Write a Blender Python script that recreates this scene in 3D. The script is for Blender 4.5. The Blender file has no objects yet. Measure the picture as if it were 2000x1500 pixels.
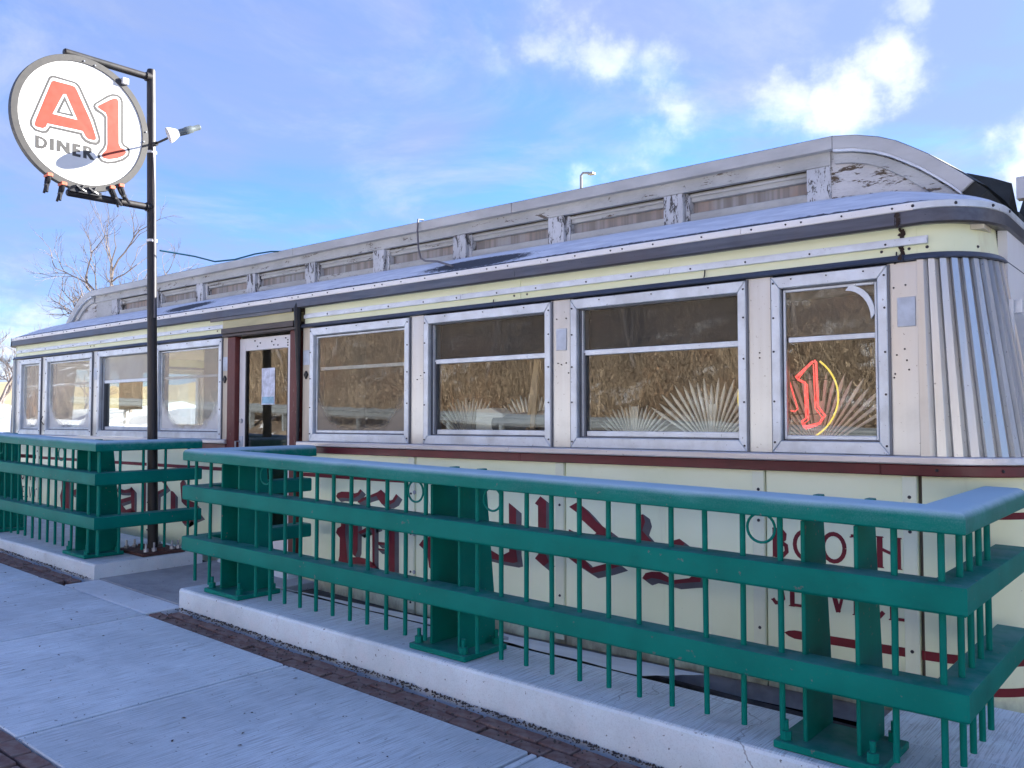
import bpy, bmesh, math, random
from mathutils import Vector, Matrix, noise
RND = random.Random(11)
SC = bpy.context.scene
COL = SC.collection
PI = math.pi

# ------------------------------------------------------------------ camera, sky, sun, exposure
cam_d = bpy.data.cameras.new('camera')
cam = bpy.data.objects.new('camera', cam_d)
COL.objects.link(cam)
cam.location = (0, 0, 1.6)
cam.rotation_euler = (math.radians(90) + math.atan(72 / 1690.0), 0, math.radians(39.6))
cam_d.sensor_width = 36.0
cam_d.lens = 36.0 * 1690.0 / 2000.0
cam_d.clip_start = 0.05
cam_d.clip_end = 3000
SC.camera = cam

SUN_EL, SUN_AZ = math.radians(23.8), math.radians(23.7)      # azimuth measured from +Y towards +X
sun_d = bpy.data.lights.new('sun', 'SUN')
sun = bpy.data.objects.new('sun', sun_d)
COL.objects.link(sun)
sun_d.energy = 5.0
sun_d.angle = math.radians(0.5)
sun_d.color = (1.0, 0.965, 0.90)
sdir = Vector((math.sin(SUN_AZ) * math.cos(SUN_EL), math.cos(SUN_AZ) * math.cos(SUN_EL), math.sin(SUN_EL)))
sun.rotation_euler = sdir.to_track_quat('Z', 'Y').to_euler()
sun.location = sdir * 60

world = bpy.data.worlds.new('World')
SC.world = world
world.use_nodes = True
wt = world.node_tree
wt.nodes.clear()


def wn(t, **kw):
    n = wt.nodes.new(t)
    for k, v in kw.items():
        setattr(n, k, v)
    return n


def wl(a, b):
    wt.links.new(a, b)


def wmath(op, a, b=None, c=None, clamp=False):
    n = wn('ShaderNodeMath', operation=op, use_clamp=clamp)
    for i, v in enumerate((a, b, c)):
        if v is None:
            continue
        if isinstance(v, (int, float)):
            n.inputs[i].default_value = v
        else:
            wl(v, n.inputs[i])
    return n.outputs[0]


def wmix(fac, a, b):
    n = wn('ShaderNodeMix', data_type='RGBA')
    for s, v in ((n.inputs[0], fac), (n.inputs[6], a), (n.inputs[7], b)):
        if isinstance(v, (int, float)):
            s.default_value = v
        elif isinstance(v, tuple):
            s.default_value = (*v, 1)
        else:
            wl(v, s)
    return n.outputs[2]


def wramp(s, p0, p1):
    n = wn('ShaderNodeMapRange', interpolation_type='SMOOTHSTEP')
    wl(s, n.inputs[0])
    n.inputs[1].default_value, n.inputs[2].default_value = p0, p1
    return n.outputs[0]


sky = wn('ShaderNodeTexSky', sky_type='NISHITA')
sky.sun_disc = False
sky.sun_elevation = SUN_EL
sky.sun_rotation = SUN_AZ
sky.air_density = 1.0
sky.dust_density = 0.35
sky.ozone_density = 1.6
tc = wn('ShaderNodeTexCoord')
sep = wn('ShaderNodeSeparateXYZ')
wl(tc.outputs['Generated'], sep.inputs[0])
zc = wmath('MAXIMUM', sep.outputs[2], 0.0)
den = wmath('ADD', zc, 0.16)
px = wmath('DIVIDE', sep.outputs[0], den)
py = wmath('DIVIDE', sep.outputs[1], den)
cmb = wn('ShaderNodeCombineXYZ')
wl(px, cmb.inputs[0])
wl(py, cmb.inputs[1])


def wnoise(scale, detail, dist, w, rough=.55):
    n = wn('ShaderNodeTexNoise', noise_dimensions='4D')
    wl(cmb.outputs[0], n.inputs['Vector'])
    n.inputs['W'].default_value = w
    n.inputs['Scale'].default_value = scale
    n.inputs['Detail'].default_value = detail
    n.inputs['Roughness'].default_value = rough
    n.inputs['Distortion'].default_value = dist
    return n.outputs[0]


def blob(az, el, k):
    """soft lump of cloud around one direction of the sky (az from +Y towards -X)"""
    a, e = math.radians(az), math.radians(el)
    d = (-math.sin(a) * math.cos(e), math.cos(a) * math.cos(e), math.sin(e))
    n = wn('ShaderNodeVectorMath', operation='DOT_PRODUCT')
    wl(WARP, n.inputs[0])
    n.inputs[1].default_value = d
    t = wmath('SUBTRACT', n.outputs['Value'], 1.0)
    return wmath('EXPONENT', wmath('MULTIPLY', t, k))


thin = wramp(wnoise(0.72, 8, 1.2, 5.2, .58), 0.33, 0.62)            # veils of high cloud
wisp = wramp(wnoise(1.15, 9, 1.6, 8.3, .64), 0.46, 0.80)       # brighter wisps
lump_n = wnoise(3.0, 9, 0.4, 1.7, .62)
wv = wn('ShaderNodeTexNoise', noise_dimensions='3D')
wl(tc.outputs['Generated'], wv.inputs['Vector'])
wv.inputs['Scale'].default_value = 9.0
wv.inputs['Detail'].default_value = 6
wv.inputs['Roughness'].default_value = .6
wc = wn('ShaderNodeVectorMath', operation='SUBTRACT')
wl(wv.outputs['Color'], wc.inputs[0])
wc.inputs[1].default_value = (.5, .5, .5)
ws = wn('ShaderNodeVectorMath', operation='SCALE')
wl(wc.outputs[0], ws.inputs[0])
ws.inputs['Scale'].default_value = 0.17
wa = wn('ShaderNodeVectorMath', operation='ADD')
wl(tc.outputs['Generated'], wa.inputs[0])
wl(ws.outputs[0], wa.inputs[1])
wnrm = wn('ShaderNodeVectorMath', operation='NORMALIZE')
wl(wa.outputs[0], wnrm.inputs[0])
WARP = wnrm.outputs[0]
lumps = None
for az, el, k, amp in ((18.9, 18.6, 900, .92), (21.5, 19.6, 1100, .75), (16.2, 20.8, 1100, .85), (14.6, 24.0, 1800, .62), (14.9, 26.5, 2200, .5), (8.2, 15.2, 900, .95), (4.5, 14.8, 700, .9), (18.4, 14.6, 900, .7),
                       (36.8, 25.0, 1200, 0.55), (34.5, 23.2, 1120, 0.58), (31.6, 21.8, 1200, 0.55), (29.6, 19.8, 1280, 0.53), (30.6, 17.2, 1760, 0.44), (38.6, 29.0, 1300, .5), (40.5, 23.4, 1500, .4), (33.6, 15.0, 1500, .55),
                       (74.0, 4.5, 260, .95), (67.5, 2.6, 500, .8)):
    b = wmath('MULTIPLY', blob(az, el, k), amp)
    lumps = b if lumps is None else wmath('MAXIMUM', lumps, b)
lv = wmath('ADD', lumps, wmath('MULTIPLY', wmath('SUBTRACT', lump_n, .5), 1.5))
lump = wmath('MULTIPLY', wramp(lv, .05, 1.35), wramp(lumps, .02, .55))
CLOUD_V = (1.34, 1.64, 2.62)
CLOUD_B = (4.6, 4.7, 4.9)
low = wramp(sep.outputs[2], 0.20, -0.02)                        # paler towards the horizon
tint = wn('ShaderNodeMix', data_type='RGBA', blend_type='MULTIPLY')
tint.inputs[0].default_value = 1
wl(sky.outputs[0], tint.inputs[6])
tint.inputs[7].default_value = (0.35, 0.59, 1.04, 1)
c0 = wmix(wmath('MULTIPLY', thin, 0.80), tint.outputs[2], CLOUD_V)
c0 = wmix(wmath('MULTIPLY', wisp, 0.60), c0, (2.25, 2.5, 3.15))
c0 = wmix(wmath('MULTIPLY', lump, 0.95), c0, CLOUD_B)
bg = wn('ShaderNodeBackground')
bg.inputs[1].default_value = 0.062
wl(c0, bg.inputs[0])
wo = wn('ShaderNodeOutputWorld')
wl(bg.outputs[0], wo.inputs[0])

SC.view_settings.view_transform = 'Standard'
SC.view_settings.look = 'None'
SC.view_settings.gamma = 1.0
SC.view_settings.use_curve_mapping = False
SC.view_settings.exposure = 2.45
SC.cycles.max_bounces = 8
SC.cycles.transparent_max_bounces = 16
SC.cycles.sample_clamp_indirect = 6.0


# ------------------------------------------------------------------ material helper
class Mat:
    def __init__(s, name, rough=.6, metal=0.0, spec=.5):
        s.m = bpy.data.materials.new(name)
        s.m.use_nodes = True
        s.nt = s.m.node_tree
        s.b = s.nt.nodes['Principled BSDF']
        s.b.inputs['Roughness'].default_value = rough
        s.b.inputs['Metallic'].default_value = metal
        s.b.inputs['Specular IOR Level'].default_value = spec
        s.tc = s.nt.nodes.new('ShaderNodeTexCoord')
        s.geo = s.nt.nodes.new('ShaderNodeNewGeometry')
        s.pos = s.tc.outputs['Object']

    def n(s, t, **kw):
        x = s.nt.nodes.new(t)
        for k, v in kw.items():
            setattr(x, k, v)
        return x

    def put(s, sock, v):
        if isinstance(v, (int, float)):
            sock.default_value = v
        elif isinstance(v, tuple):
            sock.default_value = (*v, 1) if len(v) == 3 and sock.type == 'RGBA' else v
        else:
            s.nt.links.new(v, sock)

    def math(s, op, a, b=0.0, clamp=False):
        x = s.n('ShaderNodeMath', operation=op, use_clamp=clamp)
        s.put(x.inputs[0], a)
        s.put(x.inputs[1], b)
        return x.outputs[0]

    def noise(s, scale=5, detail=5, stretch=(1, 1, 1), rough=.6, dist=0.0, coord=None):
        mp = s.n('ShaderNodeMapping')
        s.put(mp.inputs[0], coord or s.pos)
        mp.inputs['Scale'].default_value = stretch
        x = s.n('ShaderNodeTexNoise')
        s.nt.links.new(mp.outputs[0], x.inputs['Vector'])
        x.inputs['Scale'].default_value = scale
        x.inputs['Detail'].default_value = detail
        x.inputs['Roughness'].default_value = rough
        x.inputs['Distortion'].default_value = dist
        return x.outputs[0]

    def step(s, v, a, b):
        x = s.n('ShaderNodeMapRange', interpolation_type='SMOOTHSTEP')
        s.put(x.inputs[0], v)
        x.inputs[1].default_value, x.inputs[2].default_value = a, b
        return x.outputs[0]

    def mix(s, f, a, b):
        x = s.n('ShaderNodeMix', data_type='RGBA')
        s.put(x.inputs[0], f)
        s.put(x.inputs[6], a)
        s.put(x.inputs[7], b)
        return x.outputs[2]

    def xyz(s, v):
        x = s.n('ShaderNodeSeparateXYZ')
        s.put(x.inputs[0], v)
        return x.outputs

    def rand(s):
        return s.n('ShaderNodeObjectInfo').outputs['Random']

    def color(s, c):
        s.put(s.b.inputs['Base Color'], c)
        return s

    def rough(s, c):
        s.put(s.b.inputs['Roughness'], c)
        return s

    def bump(s, h, strength=.3, dist=.01):
        x = s.n('ShaderNodeBump')
        x.inputs['Strength'].default_value = strength
        x.inputs['Distance'].default_value = dist
        s.put(x.inputs['Height'], h)
        s.put(s.b.inputs['Normal'], x.outputs[0])
        return s


def simple(name, c, rough=.6, metal=0.0, var=.25, scale=6, stretch=(1, 1, 1), bump=0, bscale=80):
    """one colour broken up by large and small stains, with a little relief"""
    m = Mat(name, rough, metal)
    big = m.noise(scale, 6, stretch)
    d = tuple(x * (1 - var) for x in c)
    l = tuple(min(1, x * (1 + var * .6)) for x in c)
    m.color(m.mix(m.step(big, .3, .7), d, l))
    m.rough(m.math('ADD', m.math('MULTIPLY', m.noise(scale * 3, 4, stretch), .25), rough - .12))
    if bump:
        m.bump(m.noise(bscale, 3), bump, .004)
    return m.m


def paint_green(name, frosty):
    m = Mat(name, .5, spec=.10)
    n1 = m.noise(3, 6)
    n2 = m.noise(160, 3)
    base = m.mix(m.step(n1, .3, .7), (0.0, 0.155, 0.118), (0.0, 0.195, 0.150))
    base = m.mix(m.math('MULTIPLY', m.step(m.noise(45, 4), .60, .70), .35), base, (.03, .17, .13))
    base = m.mix(m.math('MULTIPLY', m.step(m.noise(1.6, 7, (1, 1, 2.5), .7), .52, .74), .45), base, (.004, .085, .068))
    chip = m.step(m.math('ADD', m.math('MULTIPLY', m.noise(26, 4), .7), m.math('MULTIPLY', m.noise(2.2, 3), .3)),   .640, .660)
    base = m.mix(m.math('MULTIPLY', chip, .85), base, m.mix(m.noise(70, 2), (.20, .26, .25), (.10, .05, .03)))
    nz = m.xyz(m.geo.outputs['Normal'])[2]
    if frosty:
        up = m.math('ADD', nz, m.math('MULTIPLY', m.math('SUBTRACT', n2, .5), .32))
        up = m.math('ADD', up, m.math('MULTIPLY', m.math('SUBTRACT', m.noise(7, 7, (.5, 2, 2), .65), .5), .55))
        k = m.step(up, -.02, 1.0)
        c = m.mix(m.math('MULTIPLY', k, .82), base, (.46, .62, .74))
        m.rough(m.math('ADD', m.math('MULTIPLY', k, .4), .42))
    else:
        up = m.math('ADD', nz, m.math('MULTIPLY', m.math('SUBTRACT', n2, .5), .5))
        k = m.step(up, .5, 1.0)
        c = m.mix(m.math('MULTIPLY', m.math('MULTIPLY', k, m.step(m.noise(7, 5), .3, .65)), .20), base, (.30, .40, .48))
    m.color(c)
    m.bump(m.noise(220, 3), .12, .003)
    return m.m


def concrete(name, base, broom=True, frost=.3, dark=.2, broom_axis='y', cracks=0.0):
    m = Mat(name, .85, spec=.25)
    b = m.noise(1.3, 6)
    mid = m.noise(9, 6)
    fine = m.noise(140, 4)
    lo = tuple(x * (1 - dark) for x in base)
    hi = tuple(min(1, x * 1.18) for x in base)
    c = m.mix(m.step(b, .3, .7), lo, hi)
    c = m.mix(m.math('MULTIPLY', m.step(mid, .4, .75), frost), c, (.74, .76, .80))
    c = m.mix(m.math('MULTIPLY', m.step(fine, .45, .75), .35), c, tuple(x * .6 for x in base))
    st_ = m.step(m.noise(2.6, 8, (1, 1.6, 1), .7), .56, .72)
    c = m.mix(m.math('MULTIPLY', st_, .42), c, tuple(x * .52 for x in base))
    vor = m.n('ShaderNodeTexVoronoi', feature='DISTANCE_TO_EDGE')
    wp = m.n('ShaderNodeMix', data_type='RGBA')
    wp.inputs[0].default_value = .25
    m.put(wp.inputs[6], m.pos)
    ncol = m.n('ShaderNodeTexNoise')
    m.put(ncol.inputs['Vector'], m.pos)
    ncol.inputs['Scale'].default_value = 3.5
    ncol.inputs['Detail'].default_value = 6
    m.put(wp.inputs[7], ncol.outputs['Color'])
    m.put(vor.inputs['Vector'], wp.outputs[2])
    vor.inputs['Scale'].default_value = .75
    crack = m.math('MULTIPLY', m.step(vor.outputs['Distance'], .0028, .0004), m.step(m.noise(.7, 3), .50, .58))
    c = m.mix(m.math('MULTIPLY', crack, cracks), c, (.07, .07, .08))
    pits = m.step(m.noise(38, 2), .690, .73)
    c = m.mix(m.math('MULTIPLY', pits, .75), c, (.05, .05, .06))
    h = m.math('ADD', m.math('MULTIPLY', fine, .35), m.math('MULTIPLY', mid, .4))
    if broom:
        st = (170, 5, 1) if broom_axis == 'y' else (5, 170, 1)
        br = m.math('MULTIPLY', m.noise(1.0, 3, st, .5), m.step(m.xyz(m.geo.outputs['Normal'])[2], .6, .95))
        c = m.mix(m.math('MULTIPLY', m.step(br, .44, .68), .72), c, tuple(x * .55 for x in base))
        h = m.math('ADD', h, br)
    hs = m.n('ShaderNodeHueSaturation')
    m.put(hs.inputs['Value'], m.math('ADD', m.math('MULTIPLY', m.rand(), .16), .92))
    m.put(hs.inputs['Color'], c)
    m.color(hs.outputs[0])
    m.bump(h, .45, .006)
    return m.m


def steel(name, c, rough, metal, streak=.35, vstretch=(40, 40, 1.2), bump=.05, warm=None, dirt=.25):
    """weathered sheet metal: vertical streaks, dull spots, grime"""
    m = Mat(name, rough, metal)
    s1 = m.noise(1.0, 5, vstretch)
    s2 = m.noise(2.3, 6)
    d = tuple(x * (1 - streak) for x in c)
    col = m.mix(m.step(s1, .3, .7), d, c)
    if warm:
        col = m.mix(m.math('MULTIPLY', m.step(m.noise(1.1, 4, (1, 1, .5)), .35, .7), .6), col, warm)
    col = m.mix(m.math('MULTIPLY', m.step(s2, .52, .75), dirt), col, tuple(x * .35 for x in c))
    spots = m.step(m.noise(55, 2), .70, .74)
    col = m.mix(m.math('MULTIPLY', spots, .5), col, (.06, .05, .05))
    m.color(col)
    m.rough(m.math('ADD', m.math('MULTIPLY', s1, .25), rough - .1))
    m.bump(m.math('ADD', s1, m.noise(6, 4)), bump, .01)
    return m.m


def peel(name, paint, under, amount, scale=9, stretch=(3, 3, 1), rough=.75):
    """old paint cracked and flaked off in patches"""
    m = Mat(name, rough)
    a = m.noise(scale, 8, stretch, .7, .6)
    f = m.noise(scale * 7, 5, stretch, .7)
    mask = m.step(m.math('ADD', m.math('MULTIPLY', a, .75), m.math('MULTIPLY', f, .25)), amount, amount + .03)
    p = m.mix(m.step(m.noise(3, 5), .3, .7), tuple(x * .78 for x in paint), paint)
    p = m.mix(m.math('MULTIPLY', m.step(m.noise(28, 5, stretch), .5, .7), .3), p, tuple(x * .6 for x in paint))
    u = m.mix(f, tuple(x * .5 for x in under), under)
    m.color(m.mix(mask, p, u))
    m.bump(m.math('SUBTRACT', m.noise(scale * 4, 5, stretch), m.math('MULTIPLY', mask, .8)), .5, .006)
    return m.m


def porcelain(name):
    m = Mat(name, .32, spec=.5)
    b = m.noise(.9, 5)
    c = m.mix(m.step(b, .3, .7), (.79, .84, .56), (.86, .90, .65))
    rust = m.step(m.noise(1.4, 7, (2.2, 2.2, .45), .65), .60, .80)
    c = m.mix(m.math('MULTIPLY', rust, .40), c, (.40, .30, .14))
    z = m.xyz(m.tc.outputs['Object'])[2]
    lowm = m.math('MULTIPLY', m.step(z, .38, .06), m.step(m.noise(3.2, 8, (1, 1, .6), .7), .32, .62))
    c = m.mix(m.math('MULTIPLY', lowm, .80), c, (.22, .17, .10))
    sp = m.step(m.noise(60, 3), .715, .75)
    c = m.mix(m.math('MULTIPLY', sp, .6), c, (.12, .09, .06))
    m.color(c)
    m.bump(m.noise(7, 3), .06, .01)
    return m.m


def glass(name, frost=False, film=0.0, film_c=(.3, .26, .2), boost=1.9, rough=.004, wave=.015):
    m = Mat(name)
    nt = m.nt
    nt.nodes.remove(m.b)
    out = [x for x in nt.nodes if x.type == 'OUTPUT_MATERIAL'][0]
    tr = m.n('ShaderNodeBsdfTransparent')
    tr.inputs[0].default_value = (.91, .93, .91, 1)
    gl = m.n('ShaderNodeBsdfGlossy')
    gl.inputs[1].default_value = rough
    bp = m.n('ShaderNodeBump')
    bp.inputs['Strength'].default_value = wave
    bp.inputs['Distance'].default_value = .02
    m.put(bp.inputs['Height'], m.noise(3.0, 2, (1, 1, .6)))
    nt.links.new(bp.outputs[0], gl.inputs['Normal'])
    lw = m.n('ShaderNodeLayerWeight')
    lw.inputs['Blend'].default_value = .5
    f = m.math('ADD', m.math('MULTIPLY', m.math('POWER', lw.outputs['Facing'], 5.0), .9), .042)
    f = m.math('MULTIPLY', f, boost, True)
    mx = m.n('ShaderNodeMixShader')
    m.put(mx.inputs[0], f)
    nt.links.new(tr.outputs[0], mx.inputs[1])
    nt.links.new(gl.outputs[0], mx.inputs[2])
    last = mx.outputs[0]
    df = m.n('ShaderNodeBsdfDiffuse')
    if film or frost:
        mask = film
        if film:
            mask = m.math('MULTIPLY', m.math('ADD', m.math('MULTIPLY', m.step(m.noise(1.2, 6), .2, .8), .35), .65), film)
        if frost:
            g = m.xyz(m.tc.outputs['Generated'])
            gx = m.math('MULTIPLY', m.math('ABSOLUTE', m.math('SUBTRACT', g[0], .5)), 2.0)
            gz = m.math('DIVIDE', m.math('SUBTRACT', .62, g[2]), .62)
            gz = m.math('MAXIMUM', gz, 0.0)
            r = m.math('SQRT', m.math('ADD', m.math('POWER', gx, 2.6), m.math('POWER', gz, 2.6)))
            r = m.math('ADD', r, m.math('MULTIPLY', m.math('SUBTRACT', m.noise(9, 6), .5), .25))
            k = m.math('MULTIPLY', m.step(r, .86, 1.12), m.step(g[2], .50, .22))
            mask = m.math('ADD', mask, m.math('MULTIPLY', k, .72), True)
        df.inputs[0].default_value = (*film_c, 1)
        m2 = m.n('ShaderNodeMixShader')
        m.put(m2.inputs[0], mask)
        nt.links.new(last, m2.inputs[1])
        nt.links.new(df.outputs[0], m2.inputs[2])
        last = m2.outputs[0]
    nt.links.new(last, out.inputs[0])
    return m.m


def emit(name, c, s):
    m = Mat(name)
    m.b.inputs['Base Color'].default_value = (*c, 1)
    m.b.inputs['Emission Color'].default_value = (*c, 1)
    m.b.inputs['Emission Strength'].default_value = s
    return m.m


# ------------------------------------------------------------------ geometry helper
ORIGIN = {}


def org(o):
    return ORIGIN.get(o.name, Vector((0, 0, 0))) if o else Vector((0, 0, 0))


def tag(o, label=None, cat=None, group=None, kind=None):
    for k, v in (('label', label), ('category', cat), ('group', group), ('kind', kind)):
        if v:
            o[k] = v
    return o


def thing(name, loc, label, cat, group=None):
    o = bpy.data.objects.new(name, None)
    COL.objects.link(o)
    o.empty_display_size = .2
    o.location = loc
    ORIGIN[o.name] = Vector(loc)
    return tag(o, label, cat, group)


def holder(name, parent):
    """an Empty that groups the pieces of one part"""
    o = bpy.data.objects.new(name, None)
    COL.objects.link(o)
    o.parent = parent
    ORIGIN[o.name] = org(parent)
    return o


class MB:
    def __init__(s):
        s.v, s.f = [], []

    def add(s, vs, fs):
        k = len(s.v)
        s.v += [tuple(p) for p in vs]
        s.f += [tuple(i + k for i in f) for f in fs]
        return s

    def box(s, x0, x1, y0, y1, z0, z1, zf=None):
        vs = [(x, y, z) for z in (z0, z1) for y in (y0, y1) for x in (x0, x1)]
        if zf:
            vs = [(x, y, z + zf(x, y)) for x, y, z in vs]
        return s.add(vs, [(0, 2, 3, 1), (4, 5, 7, 6), (0, 1, 5, 4), (2, 6, 7, 3), (0, 4, 6, 2), (1, 3, 7, 5)])

    def prism(s, poly, d0, d1, plane='xz'):
        m = {'xz': lambda a, b, d: (a, d, b), 'yz': lambda a, b, d: (d, a, b), 'xy': lambda a, b, d: (a, b, d)}[plane]
        n = len(poly)
        vs = [m(a, b, d0) for a, b in poly] + [m(a, b, d1) for a, b in poly]
        fs = [tuple(range(n)), tuple(range(2 * n - 1, n - 1, -1))] + [(i, (i + 1) % n, n + (i + 1) % n, n + i) for i in range(n)]
        return s.add(vs, fs)

    def flat(s, poly, d, plane='xz'):
        m = {'xz': lambda a, b: (a, d, b), 'yz': lambda a, b: (d, a, b), 'xy': lambda a, b: (a, b, d)}[plane]
        return s.add([m(a, b) for a, b in poly], [tuple(range(len(poly)))])

    def tube(s, path, r, n=8, caps=True):
        path = [Vector(p) for p in path]
        rs = r if isinstance(r, (list, tuple)) else [r] * len(path)
        up = None
        k = len(s.v)
        for i, p in enumerate(path):
            t = (path[min(i + 1, len(path) - 1)] - path[max(i - 1, 0)])
            t = t.normalized() if t.length > 1e-9 else Vector((0, 0, 1))
            if up is None:
                up = t.orthogonal().normalized()
            up = (up - t * up.dot(t))
            up = up.normalized() if up.length > 1e-6 else t.orthogonal().normalized()
            w = t.cross(up)
            for j in range(n):
                a = 2 * PI * j / n
                s.v.append(tuple(p + (up * math.cos(a) + w * math.sin(a)) * rs[i]))
        for i in range(len(path) - 1):
            for j in range(n):
                a, b = k + i * n + j, k + i * n + (j + 1) % n
                s.f.append((a, b, b + n, a + n))
        if caps:
            s.f.append(tuple(k + j for j in range(n - 1, -1, -1)))
            e = k + (len(path) - 1) * n
            s.f.append(tuple(e + j for j in range(n)))
        return s

    def sweep(s, rows, closed=True, caps=True):
        """rows: list of cross-sections (same number of points each)"""
        k, n = len(s.v), len(rows[0])
        for r in rows:
            s.v += [tuple(p) for p in r]
        m = n if closed else n - 1
        for i in range(len(rows) - 1):
            for j in range(m):
                a, b = k + i * n + j, k + i * n + (j + 1) % n
                s.f.append((a, b, b + n, a + n))
        if caps and closed:
            s.f.append(tuple(range(k + n - 1, k - 1, -1)))
            e = k + (len(rows) - 1) * n
            s.f.append(tuple(range(e, e + n)))
        return s

    def mesh(s, name, mat, o=Vector((0, 0, 0)), bevel=0, seg=1, smooth=False):
        me = bpy.data.meshes.new(name)
        me.from_pydata([(x - o.x, y - o.y, z - o.z) for x, y, z in s.v], [], s.f)
        bm = bmesh.new()
        bm.from_mesh(me)
        bmesh.ops.recalc_face_normals(bm, faces=bm.faces)
        if bevel:
            ed = [e for e in bm.edges if len(e.link_faces) == 2 and e.calc_face_angle(0) > .5]
            bmesh.ops.bevel(bm, geom=ed, offset=bevel, segments=seg, profile=.5, affect='EDGES', clamp_overlap=True)
        if smooth:
            for f in bm.faces:
                f.smooth = True
        bm.to_mesh(me)
        bm.free()
        if smooth and hasattr(me, 'set_sharp_from_angle'):
            me.set_sharp_from_angle(angle=math.radians(38))
        me.materials.append(mat)
        return me

    def build(s, name, mat, parent=None, bevel=0, seg=1, smooth=False, kind=None, label=None):
        o = bpy.data.objects.new(name, s.mesh(name, mat, org(parent), bevel, seg, smooth))
        COL.objects.link(o)
        ORIGIN[o.name] = org(parent)
        if parent:
            o.parent = parent
        return tag(o, label, None, None, kind)


def inst(name, mesh, parent, loc, rot=None):
    """one more object on a shared mesh"""
    o = bpy.data.objects.new(name, mesh)
    COL.objects.link(o)
    o.parent = parent
    o.location = Vector(loc) - org(parent)
    if rot:
        o.rotation_euler = rot
    ORIGIN[o.name] = Vector(loc)
    return o


def box(name, mat, parent, x0, x1, y0, y1, z0, z1, bevel=0, zf=None, **k):
    return MB().box(x0, x1, y0, y1, z0, z1, zf).build(name, mat, parent, bevel, **k)


def disc(mb, c, r, axis='y', depth=.006, n=7):
    d = {'x': Vector((depth, 0, 0)), 'y': Vector((0, -depth, 0)), 'z': Vector((0, 0, depth))}[axis]
    mb.tube([Vector(c), Vector(c) + d], [r, r * .75], n)


# ------------------------------------------------------------------ materials
M = {}
M['green'] = paint_green('green_paint', False)
M['green_frost'] = paint_green('frosted_green_paint', True)
M['slab'] = concrete('sidewalk_concrete', (.56, .635, .69), True, .30, .12)
M['band'] = concrete('tooled_concrete', (.60, .66, .70), False, .4, .12)
M['ramp'] = concrete('ramp_concrete', (.30, .32, .34), False, .12, .2)
M['plinth'] = concrete('plinth_concrete', (.66, .75, .80), True, .55, .16, 'y', .6)
M['asphalt'] = simple('asphalt', (.54, .545, .55), .9, 0, .3, 2, bump=.5, bscale=90)
M['bed'] = simple('brick_joint_sand', (.06, .055, .053), .95, 0, .4, 14, bump=.8, bscale=50)
m = Mat('brick', .85)
m.color(m.mix(m.step(m.noise(14, 6), .3, .75), m.mix(m.rand(), (.115, .050, .042), (.17, .082, .066)), (.22, .17, .155)))
m.bump(m.noise(60, 5), .6, .006)
M['brick'] = m.m
M['cream'] = porcelain('cream_porcelain')
M['cream_batten'] = simple('cream_batten', (.80, .83, .62), .4, 0, .15, 2, (1, 1, .3), .1)
M['maroon'] = simple('maroon_enamel', (.125, .012, .018), .35, 0, .3, 4, bump=.1, bscale=30)
M['maroon_jamb'] = peel('maroon_jamb_paint', (.13, .022, .018), (.42, .33, .25), .60, 5, (6, 6, .8), .5)
M['print_red'] = simple('red_lettering', (.17, .004, .014), .62, 0, .25, 6)
M['print_grey'] = simple('grey_lettering', (.10, .095, .105), .62, 0, .25, 6)
M['navy'] = steel('dark_trim', (.11, .13, .18), .38, .55, .25, (3, 40, 40), .05)
M['alu'] = steel('frame_aluminium', (.72, .77, .82), .46, .55, .22, (6, 6, 6), .06, dirt=.35)
M['alu_dark'] = steel('sash_track', (.16, .18, .22), .4, .6, .3, (20, 20, 2), .05)
M['sill'] = steel('sill_metal', (.72, .71, .72), .38, .65, .2, (2, 30, 30), .06, dirt=.18)
M['pilaster'] = steel('pilaster_steel', (.53, .565, .595), .32, .82, .12, (14, 14, .6), .04, (.56, .565, .57), .26)
M['flute'] = steel('fluted_steel', (.54, .57, .60), .30, .92, .14, (16, 16, .5), .03, (.55, .555, .56), .14)
M['strip'] = steel('white_strip', (.88, .86, .84), .5, .1, .1, (2, 20, 20), .03, dirt=.12)
M['gutter'] = steel('gutter_metal', (.15, .16, .18), .36, .55, .35, (2.5, 30, 30), .12, (.12, .085, .07), .3)
M['fascia'] = simple('roof_fascia', (.47, .475, .47), .45, .1, .18, 1.6, (1, 3, 3), .05, 12)
M['peel'] = peel('flaking_white_paint', (.60, .62, .65), (.10, .095, .09), .525, 7, (3, 3, 1))
M['peel_h'] = peel('flaking_white_boards', (.50, .51, .50), (.17, .14, .11), .575, 6, (.8, 3, 3))
M['peel_end'] = peel('flaking_end_board', (.60, .60, .60), (.13, .095, .06), .53, 4.5, (1.2, 3, 5))
m = Mat('vent_slats', .6)
m.color(m.mix(m.step(m.noise(1, 3, (22, 1, .2), .5), .36, .62), (.21, .195, .185), m.mix(m.step(m.noise(2.2, 3), .35, .7), (.33, .34, .36), (.33, .24, .19))))
M['vent'] = m.m
m = Mat('frosted_roof', .8)
fn = m.noise(2.0, 7, (1, 1, 1))
ff = m.noise(26, 5, (1, 3, 1))
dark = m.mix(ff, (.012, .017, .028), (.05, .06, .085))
white = m.mix(m.step(m.noise(5, 6, (1, 2.5, 1)), .3, .7), (.56, .59, .66), (.74, .77, .83))
p3 = m.xyz(m.pos)


def patch(cx, cy, sx, sy):
    a = m.math('POWER', m.math('DIVIDE', m.math('SUBTRACT', p3[0], cx), sx), 2.0)
    b = m.math('POWER', m.math('DIVIDE', m.math('SUBTRACT', p3[1], cy), sy), 2.0)
    return m.math('SUBTRACT', 1.0, m.math('SQRT', m.math('ADD', a, b)))


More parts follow.
